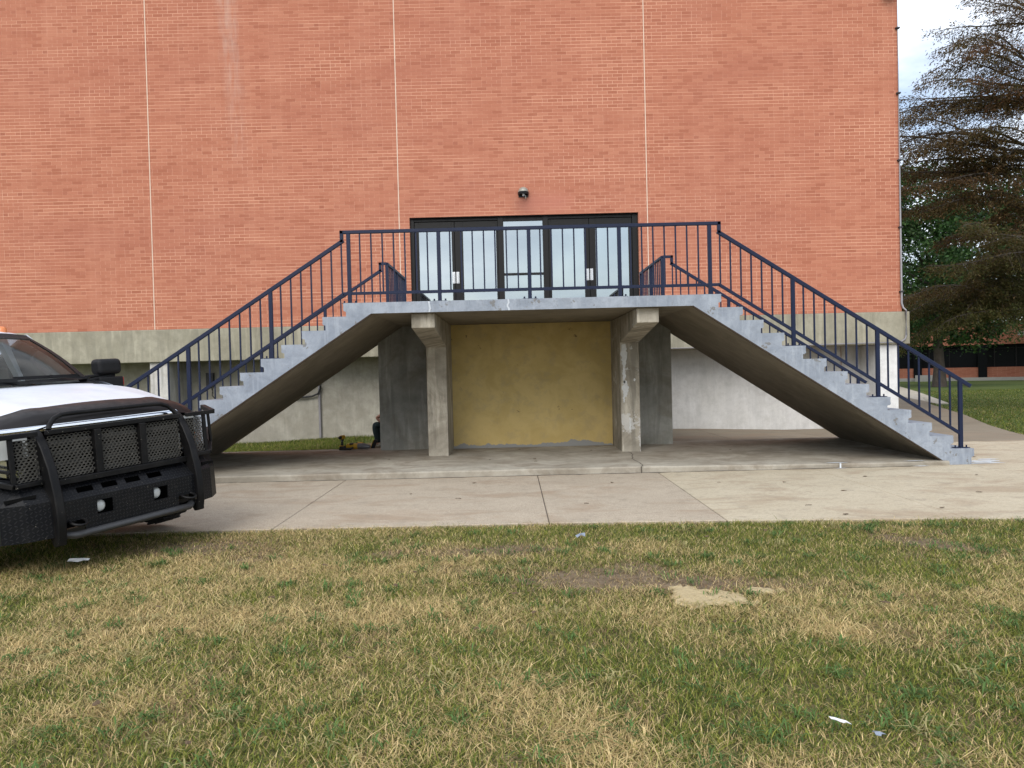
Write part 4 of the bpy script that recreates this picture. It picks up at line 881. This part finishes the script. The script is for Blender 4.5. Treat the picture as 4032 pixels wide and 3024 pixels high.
skin('trousers', [(*pel, .15), (*X(-.0, 0, .42), .135), (*hipR, .10), (*kneR, .082), (*X(-.30, -.135, .28), .07), (*ankR, .062), (*hipL, .10), (*kneL, .082), (*X(-.25, .22, .28), .07), (*ankL, .062)], [(0, 1), (0, 2), (2, 3), (3, 4), (4, 5), (0, 6), (6, 7), (7, 8), (8, 9)], M_jean, man)
skin('shirt', [(*X(-.0, 0, .42), .14), (*wst, .14), (*cst, .152), (*X(-.03, 0, .70), .08), (*shR, .072), (*X(-.20, -.20, .625), .066), (*shL, .072), (*X(-.17, .22, .60), .066)], [(0, 1), (1, 2), (2, 3), (2, 4), (4, 5), (2, 6), (6, 7)], M_shirt, man)
for a, b in ((ankR, toeR), (ankL, toeL)):
    a, b = Vector(a), Vector(b); skin('boot', [(a.x, a.y, a.z + .02, .058), (a.x + .02, a.y, pz + .045, .048), (b.x + .06, b.y, pz + .045, .05, .04), (b.x - .02, b.y, pz + .04, .045, .032)], [(0, 1), (1, 2), (2, 3)], M_boot, man)
st = thing('low_stool', (PX, PY, pz), 'low grey stool under the sitting person, mostly behind the support wall', 'stool')
MB().box(PX - .17, PX + .18, PY - .18, PY + .18, pz + .19, pz + .23).build('seat', M_tg, st, bevel=.01)
for a in (-1, 1):
    for b in (-1, 1): MB().box(PX + a * .15 - .015, PX + a * .15 + .015, PY + b * .15 - .015, PY + b * .15 + .015, pz, pz + .1895).build('leg', M_tg, st)

# ================================================================ litter
M_paper = simple('white paper', (.62, .63, .63), .8); M_foil = simple('blue grey foil', (.28, .32, .38), .35, .4)
def scrap(name, x, y, z, rx, ry, rot, seed, mat, label, cat, h=.012):
    q = random.Random(seed); mb = MB(); n = 11; m_ = Matrix.Translation((x, y, z)) @ Matrix.Rotation(rot, 4, 'Z')
    ring = [m_ @ Vector((rx * (1 + q.uniform(-.35, .3)) * math.cos(t), ry * (1 + q.uniform(-.35, .3)) * math.sin(t), q.uniform(0, h))) for t in [2 * math.pi * i / n for i in range(n)]]
    c_ = m_ @ Vector((0, 0, h)); vs = [c_] + ring + [v - Vector((0, 0, .0015)) for v in [c_] + ring]
    fs = [(0, i + 1, (i + 1) % n + 1) for i in range(n)] + [(n + 1, n + 1 + (i + 1) % n + 1, n + 1 + i + 1) for i in range(n)]; mb.add(vs, fs); o = mb.build(name, mat); tag(o, label, cat); return o
scrap('paper_scrap', -3.32, 5.80, .035, .085, .04, .1, 1, M_paper, 'crumpled white paper scrap on the grass below the truck bumper', 'litter', .02)
scrap('paper_scrap', 1.215, 2.87, .045, .035, .009, -.75, 2, M_paper, 'narrow white paper strip on the grass at the lower right', 'litter', .008)
scrap('foil_scrap', 1.31, 2.755, .04, .024, .022, .3, 3, M_foil, 'small blue grey foil scrap on the grass at the lower right, near the paper strip', 'litter', .018)
scrap('plastic_scrap', .53, 6.15, .04, .055, .03, .9, 4, M_foil, 'grey plastic scrap in the grass near the edge of the walk', 'litter', .035)
M_leaf = simple('dry leaf', (.10, .065, .035), .85)
q = random.Random(77); spots = [(-.62, 8.4), (2.9, 7.5), (3.6, 8.3), (4.05, 7.2), (1.2, 9.3), (-.5, 9.55), (3.2, 9.0), (4.9, 8.0), (2.45, 9.1), (.75, 7.9), (5.6, 9.2), (3.05, 7.0), (-1.2, 8.8), (6.6, 10.9), (4.3, 9.3)]
for i, (x, y) in enumerate(spots):
    o = scrap('leaf', x, y, .004, q.uniform(.018, .038), q.uniform(.008, .015), q.uniform(-.4, .4), 40 + i, M_leaf, None, None, .008); tag(o, 'small dry brown leaf lying on the concrete walk', 'leaf', 'dry leaves on the walk')
for i, (x, y) in enumerate([(-.35, 11.25), (.31, 11.2), (.32, 11.5 - .6), (1.25, 12.2), (.1, 12.6), (-1.9, 11.6), (3.4, 11.9)]):
    o = scrap('leaf', x, y, .094 - .02 * sst((x - 1) / 4), q.uniform(.015, .028), q.uniform(.010, .018), q.uniform(-.6, .6), 70 + i, M_leaf, None, None, .008); tag(o, 'dark dry leaf lying on the slab under the landing', 'leaf', 'dry leaves on the slab')

# ================================================================ low building far behind
M_brick2 = brick_mat('far brick', dark=.8, stains=False); M_win = simple('dark window glass', (.004, .005, .006), .5, 0, .1); M_cap = simple('pale coping', (.35, .34, .31), .8)
fb = thing('low_brick_building', (33, 55, -.15), 'long low brick building with a dark window band beyond the lawn', 'building')
A = Vector((33, 55, 0)); dv = Vector((.88, -.475, 0)).normalized(); m_ = Matrix.Translation((33, 55, 0)) @ Matrix.Rotation(math.atan2(dv.y, dv.x), 4, 'Z')
MB().box(-34, 40, 0, 14, .0, .80, mat=m_).build('lower_wall', M_brick2, fb); MB().box(-34, 40, 0, 14, 2.42, 3.85, mat=m_).build('upper_wall', M_brick2, fb)
MB().box(-34.1, 40.1, -.1, 14, 3.851, 3.98, mat=m_).build('coping', simple('dark coping', (.04, .035, .03), .8), fb); MB().box(-34, 40, -.25, .0, -.2, .08, mat=m_).build('footing', M_cap, fb)
MB().box(-34, 40, .35, 13.9, .80, 2.42, mat=m_).build('window_band', M_win, fb)
for i in range(-8, 10):
    MB().box(i * 4.1 + .6, i * 4.1 + 1.15, -.12, .5, -.1, 2.4, mat=m_).build('post', M_win, fb)
    for j in (1.6, 2.9): MB().box(i * 4.1 + j, i * 4.1 + j + .06, .29, .349, .80, 2.42, mat=m_).build('mullion', M_trim, fb)
MB().box(3.0, 4.3, -.03, -.001, 3.0, 3.25, mat=m_).build('vent', M_cap, fb); MB().box(-34, 40, .28, .3485, 2.12, 2.16, mat=m_).build('transom', M_trim, fb)
MB().box(-3.4, -1.6, -.8, -.26, -.15, .3, mat=m_).build('step_box', M_cap, fb)

# ================================================================ trees
M_bark = concrete('bark', (.06, .048, .04), (.10, .085, .07), stain=(.03, .025, .02), st=.4, streak=.6, bump=.8)
M_leaves = attr_mat('leaf', .6, .4, .25)
rg = np.random.default_rng(4)
def leafcloud(name, C, size, cols, par, asp=.5, flat=.5, seed=1, along=None):
    """quads at centres C (n,3) with random or given directions"""
    r_ = np.random.default_rng(seed); n = len(C); d = r_.normal(size=(n, 3)); d[:, 2] *= flat
    if along is not None: d = along + d * .55
    d /= np.linalg.norm(d, axis=1)[:, None]; e = r_.normal(size=(n, 3)); e[:, 2] += .3; s_ = np.cross(d, e); s_ /= np.linalg.norm(s_, axis=1)[:, None] + 1e-9
    L_ = (size * r_.uniform(.6, 1.3, n))[:, None]; W = L_ * asp * .5
    V = np.stack([C - d * L_ * .5, C + s_ * W, C + d * L_ * .5, C - s_ * W], 1).reshape(-1, 3); F = np.arange(4 * n).reshape(n, 4)
    return rawmesh(name, V, F, M_leaves, par, col=np.repeat(cols, 4, 0), nper=4)
def colmix(n, pal, seed, var=.25):
    r_ = np.random.default_rng(seed); c_ = np.array(pal)[r_.integers(0, len(pal), n)]; return np.clip(c_ * r_.uniform(1 - var, 1 + var, (n, 1)), 0, 1)
def broad_tree(x, y, h, rad, z0, label, pal, nclump=260, per=170, seed=1, trunk_r=.26, lsz=.16):
    zb = -.15; t = thing('shade_tree', (x, y, zb), label, 'tree'); q = random.Random(seed); mb = MB()
    pts = [(x + q.uniform(-.1, .1) * i, y, zb + (h * .75) * i / 7) for i in range(8)]; mb.tube(pts, [trunk_r * (1.35 if i == 0 else 1 - i * .11) for i in range(8)], 12); mb.build('trunk', M_bark, t, smooth=60)
    mb = MB(); tips = []
    for i in range(26):
        zz = zb + h * q.uniform(.18, .7); a = q.uniform(0, 6.28); rr = rad * q.uniform(.5, .9) * (1 - .5 * abs(zz / h - .4)); p0 = Vector((x, y, zz)); p1 = p0 + Vector((math.cos(a) * rr * .5, math.sin(a) * rr * .5, rr * .35)); p2 = p0 + Vector((math.cos(a) * rr, math.sin(a) * rr, rr * .55)); mb.tube([p0, p1, p2], [.10, .06, .02], 6)
    mb.build('limbs', M_bark, t, smooth=60)
    C = []; tone = []
    r_ = np.random.default_rng(seed)
    for i in range(nclump):
        u = r_.normal(size=3); u /= np.linalg.norm(u); k_ = r_.uniform(.45, 1.0) ** .6; cz = z0 + (h - z0) * .5; c_ = np.array([x + u[0] * rad * k_, y + u[1] * rad * k_, cz + u[2] * (h - z0) * .5 * k_])
        lobes = 1 + .18 * math.sin(3 * math.atan2(u[1], u[0]) + seed) + .12 * math.sin(5 * u[2] + seed); c_[:2] = [x, y] + (c_[:2] - [x, y]) * lobes
        s_ = r_.uniform(.35, .75); p_ = r_.normal(size=(per, 3)) * [s_, s_, s_ * .55]; C.append(c_ + p_); tone.append(np.full(per, r_.uniform(.65, 1.25)))
    C = np.concatenate(C); tone = np.concatenate(tone)[:, None]; leafcloud('crown', C, lsz, colmix(len(C), pal, seed) * tone, t, .7, .6, seed); return t
GP = [(.034, .085, .022), (.042, .095, .025), (.024, .055, .018), (.06, .11, .03)]
broad_tree(24.6, 43.8, 12.6, 5.6, 1.9, 'dense dark green shade tree standing on the lawn before the low building', GP, 460, 200, 3, .3, .17)
broad_tree(36.5, 47.5, 9.5, 4.6, 2.0, 'dark green tree at the right edge of the lawn, right of the shade tree', GP, 170, 150, 5, .24, .17)
broad_tree(27.0, 74, 13, 7, 1.5, 'green tree rising behind the roof of the low building', [(.03, .055, .02), (.045, .07, .028)], 200, 120, 7, .3, .24)
broad_tree(40, 76, 12, 7, 1.5, 'green tree behind the far right end of the low building', [(.03, .055, .02), (.045, .07, .028)], 200, 120, 9, .3, .24)

# bald cypress at the right: long layered boughs with feathery reddish sprays
cy = thing('cypress_tree', (16.4, 22.5, -.13), 'large reddish bald cypress with layered drooping boughs reaching in from the right', 'tree')
q = random.Random(21); tx, ty = 16.4, 22.5
mb = MB(); mb.tube([(tx, ty, -.13), (tx, ty, .5), (tx + .05, ty, 4), (tx, ty + .05, 9), (tx, ty, 15), (tx, ty, 19)], [.55, .40, .33, .25, .13, .03], 14); mb.build('trunk', M_bark, cy, smooth=60)
mb = MB(); LC = []; LD = []; LT = []
rn = np.random.default_rng(9)
def bough(z0_, az, ln, rise, droop, tone, dens=1.):
    n = 12; pts = []; sx_ = q.uniform(-.25, .25)
    for i in range(n + 1):
        t = i / n; r_ = ln * t; a = az + sx_ * t * t + .05 * math.sin(t * 7 + az * 5); pts.append(Vector((tx + math.cos(a) * r_, ty + math.sin(a) * r_, z0_ + rise * t - droop * t * t + .16 * math.sin(t * 7 + z0_ * 3))))
    r0 = .012 + .006 * ln; mb.tube(pts, [r0 * (1 - .93 * i / n) + .004 for i in range(n + 1)], 6)
    nt = int(ln * (11 if z0_ < 7.5 else 8))
    for j in range(nt):
        t = .12 + .88 * ((j + q.random()) / nt) ** .85; i0 = min(int(t * n), n - 1); f_ = t * n - i0; p = pts[i0].lerp(pts[i0 + 1], f_); d_ = (pts[i0 + 1] - pts[i0]).normalized(); sd_ = d_.cross(Vector((0, 0, 1))).normalized()
        tl = (.25 + 1.5 * (1 - t) * min(1, t * 3.2) * q.uniform(.5, 1.)) * (1 if ln > 3 else .7); sg = 1 if j % 2 else -1; dr = (sd_ * sg * q.uniform(.5, 1.) + d_ * q.uniform(.3, .9) + Vector((0, 0, q.uniform(-.65, .25)))).normalized()
        e = p + dr * tl + Vector((0, 0, -.12 * tl)); mid = p + dr * tl * .5 + Vector((0, 0, .02)); mb.tube([p, mid, e], [.009, .006, .002], 3)
        m_n = int(tl * 105 * dens) + 12; tt = rn.uniform(.1, 1.05, m_n); base = np.array(p)[None] * (1 - tt)[:, None] + np.array(e)[None] * tt[:, None]
        off = rn.normal(size=(m_n, 3)) * [.09, .09, .07]; off[:, 2] -= .05
        LC.append(base + off); LD.append(np.tile(np.array(dr), (m_n, 1)) + np.array([0, 0, -.35])); LT.append(np.full(m_n, tone) + rn.normal(0, .12, m_n))
# main boughs by height; tone 0 = green, 1 = rust
for i, (ze, az, ln, tone) in enumerate(((1.9, 176, 4.7, .25), (2.1, 188, 4.4, .3), (2.3, 166, 5.6, .4), (2.6, 178, 5.0, .45), (2.9, 186, 4.7, .4), (3.0, 170, 5.4, .6), (3.4, 180, 4.6, .65), (3.6, 194, 3.4, .6), (3.9, 174, 4.2, .75), (4.3, 186, 3.8, .8), (4.8, 170, 4.3, .85), (5.2, 182, 3.6, .8),
                                 (5.5, 192, 3.0, .7), (9.0, 186, 4.8, .7), (9.6, 173, 4.6, .7), (8.4, 190, 4.6, .7), (10.7, 176, 3.9, .7), (11.5, 187, 3.4, .7), (7.3, 182, 5.8, .7), (12.4, 179, 3.2, .6), (5.9, 172, 5.2, .7), (6.2, 185, 5.6, .85), (6.5, 166, 6.4, .8), (6.9, 178, 6.1, .75), (7.2, 192, 5.0, .7), (7.5, 176, 6.0, .75), (7.9, 170, 6.2, .7), (8.1, 184, 5.4, .7), (8.6, 176, 5.0, .7), (9.3, 168, 4.5, .75), (9.9, 180, 4.4, .7), (10.4, 186, 4.0, .65), (11.3, 178, 3.2, .7), (12.0, 184, 3.0, .65), (12.9, 174, 2.7, .6))):
    rise = 1.0 + .18 * ze + q.uniform(-.5, .6); droop = 2.2 - .02 * ze + q.uniform(-.6, .6); tone = tone * (.6 if ze < 4 else .85); bough(ze - rise + droop, R(az + q.uniform(-5, 5)), ln * q.uniform(.9, 1.08) * (.74 if 2.5 < ze < 5.7 else 1), rise, droop, tone, 1.3 if ze < 6 else .66)
for i in range(34):
    z0_ = q.uniform(3, 16); bough(z0_, R(q.choice([q.uniform(-120, 150), q.uniform(205, 300), q.uniform(150, 215)])), max(1.6, 6.2 - .27 * z0_) * q.uniform(.8, 1.05), 1.0 + .1 * z0_, 1.2, q.uniform(.3, .9), .7)
mb.build('limbs', M_bark, cy, smooth=60)
C = np.concatenate(LC); D = np.concatenate(LD); T_ = np.clip(np.concatenate(LT), 0, 1)[:, None]
gcol = np.array([.065, .08, .022]); rcol = np.array([.14, .068, .032]); cols = (gcol * (1 - T_) + rcol * T_) * rn.uniform(.55, 1.35, (len(C), 1)); leafcloud('crown', C, .085, cols, cy, .32, .7, 2, D / (np.linalg.norm(D, axis=1)[:, None]))

# ================================================================ grass blades
def vnoise(x, y, s, seed):
    r_ = np.random.default_rng(seed); T = r_.random((64, 64)); xs_ = x / s; ys_ = y / s; i = np.floor(xs_).astype(int); j = np.floor(ys_).astype(int); fx = xs_ - i; fy = ys_ - j
    fx = fx * fx * (3 - 2 * fx); fy = fy * fy * (3 - 2 * fy); g_ = lambda a, b: T[a % 64, b % 64]
    return (g_(i, j) * (1 - fx) + g_(i + 1, j) * fx) * (1 - fy) + (g_(i, j + 1) * (1 - fx) + g_(i + 1, j + 1) * fx) * fy
def fb(x, y, s, seed): return (vnoise(x, y, s, seed) * .5 + vnoise(x, y, s * .5, seed + 1) * .3 + vnoise(x, y, s * .22, seed + 2) * .2)
fe_v = np.vectorize(fe)
def gauss(x, y, cx, cy_, rx, ry, a=0.):
    dx, dy = x - cx, y - cy_; c_, s_ = math.cos(a), math.sin(a); u = (dx * c_ + dy * s_) / rx; v = (-dx * s_ + dy * c_) / ry; return np.exp(-(u * u + v * v))
def straw_map(x, y):
    s_ = np.clip((fb(x, y, 1.1, 3) - .44) * 4.5, 0, 1) * .75 + np.clip((fb(x, y, .28, 33) - .5) * 3, 0, 1) * .45 * (1 - .5 * (x > .8))
    s_ += .9 * gauss(x, y, -1.1, 4.5, .75, .30) + .8 * gauss(x, y, -1.85, 3.25, .65, .18, .5) + .8 * gauss(x, y, 1.75, 4.0, .33, .16) + .95 * gauss(x, y, .28, 2.9, .13, .16) + .5 * gauss(x, y, -.2, 4.4, .5, .4) + .5 * gauss(x, y, -2.2, 4.2, .6, .5)
    s_ += .5 * gauss(x, y, -1.3, 5.6, .8, .4) + .4 * gauss(x, y, .2, 5.9, .4, .25) + .35 * gauss(x, y, -.6, 3.3, .6, .4) + .5 * gauss(x, y, 1.0, 2.7, .3, .2)
    s_ -= .6 * gauss(x, y, 1.2, 6.5, 3.5, .35) + .5 * gauss(x, y, -.9, 5.0, .3, .3) + .35 * gauss(x, y, 1.5, 3.2, .6, .4) + .4 * (x > .5) * (y < 4.2) * .6
    return np.clip(s_, 0, 1)
def brown_map(x, y):
    return np.clip(.9 * gauss(x, y, .55, 5.15, .65, .32) + .7 * gauss(x, y, -.35, 6.0, .6, .2) + .8 * gauss(x, y, -2.7, 6.4, .8, .35) + .8 * gauss(x, y, 3.3, 5.85, .5, .16, -.9) + .5 * gauss(x, y, 1.6, 4.9, .5, .25) + .9 * gauss(x, y, 1.15, 4.95, .25, .14) + np.clip((fb(x, y, .5, 30) - .6) * 4, 0, 1) * .5, 0, 1)
def sand_map(x, y):     # a curved smear of yellow sand
    e_ = lambda cx, cy_, rx, ry: 1 - np.hypot((x - cx) / rx, (y - cy_) / ry)
    v = np.maximum(np.maximum(e_(1.07, 4.72, .20, .36), e_(1.29, 4.62, .26, .22)), e_(1.56, 4.77, .16, .10))
    return np.clip(v * 2.4 - 1.1 * (fb(x, y, .16, 44) - .30) * 1.6, 0, 1)
def blades(name, N_, xr, yr, keep, hmul=1., wmul=1., pal=0, seed=1, zf=0.02, label=None):
    r_ = np.random.default_rng(seed); x = r_.uniform(*xr, N_); y = r_.uniform(*yr, N_); kx = keep(x, y, r_); x, y = x[kx], y[kx]; n = len(x)
    st_ = straw_map(x, y) if pal == 0 else np.clip((fb(x, y, 1.2, 9) - .5) * 1.5, 0, .5); br = brown_map(x, y) if pal == 0 else np.zeros(n)
    h = r_.uniform(.014, .040, n) * hmul * (1 - .35 * br) * (.75 + .5 * fb(x, y, .35, 60)); tall = r_.random(n) < .02; h[tall] *= 1.7
    a = r_.uniform(0, 6.283, n); lean = r_.uniform(.2, 2.2, n) * h * (1 + .5 * st_); wd = r_.uniform(.0011, .0027, n) * wmul
    zb = np.vectorize(G)(x, y) - .03 + .012 * fb(x, y, .4, 70); dx, dy = np.cos(a), np.sin(a); sx_, sy_ = -dy * wd, dx * wd
    b2 = r_.uniform(-.15, .15, n); B = np.stack([x, y, zb], -1); Mi = B + np.stack([dx * lean * .46, dy * lean * .46, h * .55], -1); Tp = B + np.stack([dx * lean + b2 * lean * -dy, dy * lean + b2 * lean * dx, h * r_.uniform(.7, 1.1, n)], -1); Sd = np.stack([sx_, sy_, 0 * sx_], -1)
    V = np.stack([B - Sd, B + Sd, Mi + Sd * .8, Mi - Sd * .8, Tp], 1).reshape(-1, 3); o_ = np.arange(n)[:, None] * 5; F = np.concatenate([o_ + [0, 1, 2], o_ + [0, 2, 3], o_ + [3, 2, 4]], 1).reshape(-1, 3)
    g1 = np.array([.14, .175, .034]); g2 = np.array([.26, .265, .055]); g3 = np.array([.065, .10, .022]); u = r_.random((n, 1)); gr = np.where(u < .4, g1, np.where(u < .75, g2, g3))
    s1 = np.array([.68, .53, .27]); s2 = np.array([.48, .36, .17]); s3 = np.array([.34, .30, .12]); u = r_.random((n, 1)); stc = np.where(u < .35, s1, np.where(u < .75, s2, s3)); bc_ = np.where(r_.random((n, 1)) < .5, [.24, .16, .09], [.36, .27, .15])
    pick = r_.random(n) < np.clip(.20 + .75 * st_, 0, .95); c_ = np.where(pick[:, None], stc, gr); pb = r_.random(n) < br * .75; c_ = np.where(pb[:, None], bc_, c_); c_ = c_ * r_.uniform(.75, 1.25, (n, 1))
    if pal == 1: c_ = gr * [.75, .8, .75] * r_.uniform(.7, 1.25, (n, 1)); c_ = np.where((r_.random(n) < .12)[:, None], stc * .6, c_)
    o = rawmesh(name, V, F, M_grass, col=np.repeat(c_, 5, 0)); tag(o, label, 'grass', kind='stuff'); return o
M_grass = attr_mat('grass blade', .75, .3, .15)
def keep_near(x, y, r_):
    k_ = (y < fe_v(x) + .005 + .05 * vnoise(x, 0 * x, .09, 91) + .04 * vnoise(x, 0 * x, .4, 92) - .05 * r_.random(len(x))) & (np.abs(x) < .69 * y + 1.2)
    dens = np.clip(1.0 - .75 * np.clip(brown_map(x, y) - .25, 0, 1) - np.clip(sand_map(x, y) * 1.5 - .5, 0, .95), .0, 1); far_ = np.clip(1.25 - .12 * y, .55, 1)
    return k_ & (r_.random(len(x)) < dens * far_)
blades('grass', 980000, (-6.4, 6.4), (1.5, 7.2), keep_near, 1.0, 1.0, 0, 1, label='short patchy green and straw coloured grass of the front lawn')
blades('grass', 60000, (-9, -2.35), (13.55, 17.6), lambda x, y, r_: r_.random(len(x)) < np.clip(1.2 * (-(x + 2.9)), 0.03, 1), 1.8, 1.6, 1, 2, label='green grass strip between slab and grey base wall at the left')
re_v = np.vectorize(lambda y: float(re_(y)))
blades('grass', 260000, (9, 30), (11.5, 38), lambda x, y, r_: (x > re_v(y) - .03) & (np.abs(y - 26.75 - (x - 15.1) * 2.2) > .5 * (x > 14.5)) & (x < .72 * y + 2) & (r_.random(len(x)) < np.clip(14 / y, .2, 1)), 1.5, 3.2, 1, 3, label='green mown lawn beside the walk at the right')
# sand and bare soil on the lawn
def patch(name, f, x0, x1, y0, y1, n, mat, zo):
    xs_ = np.linspace(x0, x1, n); ys_ = np.linspace(y0, y1, n); X, Y = np.meshgrid(xs_, ys_); v_ = f(X, Y) + (vnoise(X, Y, .03, 5) - .5) * .5 * (f(X, Y) < .9); V = np.stack([X, Y, -.03 + zo * np.clip(v_, 0, 1) + .006 * vnoise(X, Y, .02, 8)], -1).reshape(-1, 3)
    i = np.arange(n - 1)[:, None] * n + np.arange(n - 1)[None]; i = i.ravel(); F = np.stack([i, i + 1, i + n + 1, i + n], -1); ok = (v_.ravel()[F] > .32).all(1); o = rawmesh(name, V, F[ok], mat, nper=4, smooth=True); return tag(o, kind='structure')
ks = NT('yellow sand', .95, 0, .1); p = ks.pos(); ks.col(ks.mix(ks.noise(p, 60, 4, .7), (.30, .23, .13), (.52, .43, .26))); ks.bump(ks.noise(p, 80, 4), .8, .01)
patch('sand', sand_map, .6, 1.8, 4.4, 5.2, 140, ks.m, .022)
kd = NT('bare earth', .95, 0, .1); p = kd.pos(); kd.col(kd.mix(kd.rng(kd.noise(p, 9, 6, .7), .3, .7), (.10, .075, .05), (.22, .17, .115))); kd.bump(kd.noise(p, 30, 5), .8, .02)
patch('bare_earth', lambda x, y: brown_map(x, y) * 1.0, -4, 4.2, 4.3, 6.9, 260, kd.m, .006)
patch('bare_earth', lambda x, y: np.clip(1.35 - np.hypot((x + 2.2) / 1.0, (y - 14.9) / 1.5), 0, 1), -3.4, -1, 13.5, 17, 90, kd.m, .02)

# coarse tufts and fallen leaves in the lawn
def tuft(name, n_t, seed):
    r_ = np.random.default_rng(seed); V = []; Cc = []
    for i in range(n_t):
        y0 = r_.uniform(2.6, 6.8); x0 = r_.uniform(-.72, .72) * y0; m = r_.integers(10, 26); a = r_.uniform(0, 6.28, m); L_ = r_.uniform(.05, .10, m); w_ = r_.uniform(.002, .0042, m); bx = x0 + r_.normal(0, .03, m); by = y0 + r_.normal(0, .03, m)
        if y0 > fe(x0) - .1: continue
        dx, dy = np.cos(a), np.sin(a); B = np.stack([bx, by, np.full(m, -.025)], -1); Mi = B + np.stack([dx * L_ * .45, dy * L_ * .45, L_ * .5], -1); T = B + np.stack([dx * L_, dy * L_, L_ * .45], -1); Sd = np.stack([-dy * w_, dx * w_, 0 * dx], -1)
        V.append(np.stack([B - Sd * .6, B + Sd * .6, Mi + Sd, Mi - Sd, T], 1).reshape(-1, 3)); base = np.array([.10, .17, .05]) if r_.random() < .85 else np.array([.36, .32, .15]); Cc.append(np.repeat(base * r_.uniform(.7, 1.3, (m, 1)), 5, 0))
    V = np.concatenate(V); n = len(V) // 5; o_ = np.arange(n)[:, None] * 5; F = np.concatenate([o_ + [0, 1, 2], o_ + [0, 2, 3], o_ + [3, 2, 4]], 1).reshape(-1, 3)
    o = rawmesh(name, V, F, M_grass, col=np.concatenate(Cc)); tag(o, 'longer coarse grass tufts and weeds scattered over the front lawn', 'weeds', kind='stuff')
tuft('weeds', 330, 8)
q = random.Random(15)
for i in range(22):
    y = q.uniform(2.8, 6.6); x = q.uniform(-.62, .66) * y
    if x < -2.2 and y > 4.4: continue
    o = scrap('leaf', x, y, .02, q.uniform(.015, .03), q.uniform(.008, .014), q.uniform(0, 3), 140 + i, M_leaf, None, None, .012); tag(o, 'small dry leaf lying in the lawn grass', 'leaf', 'dry leaves in the lawn')
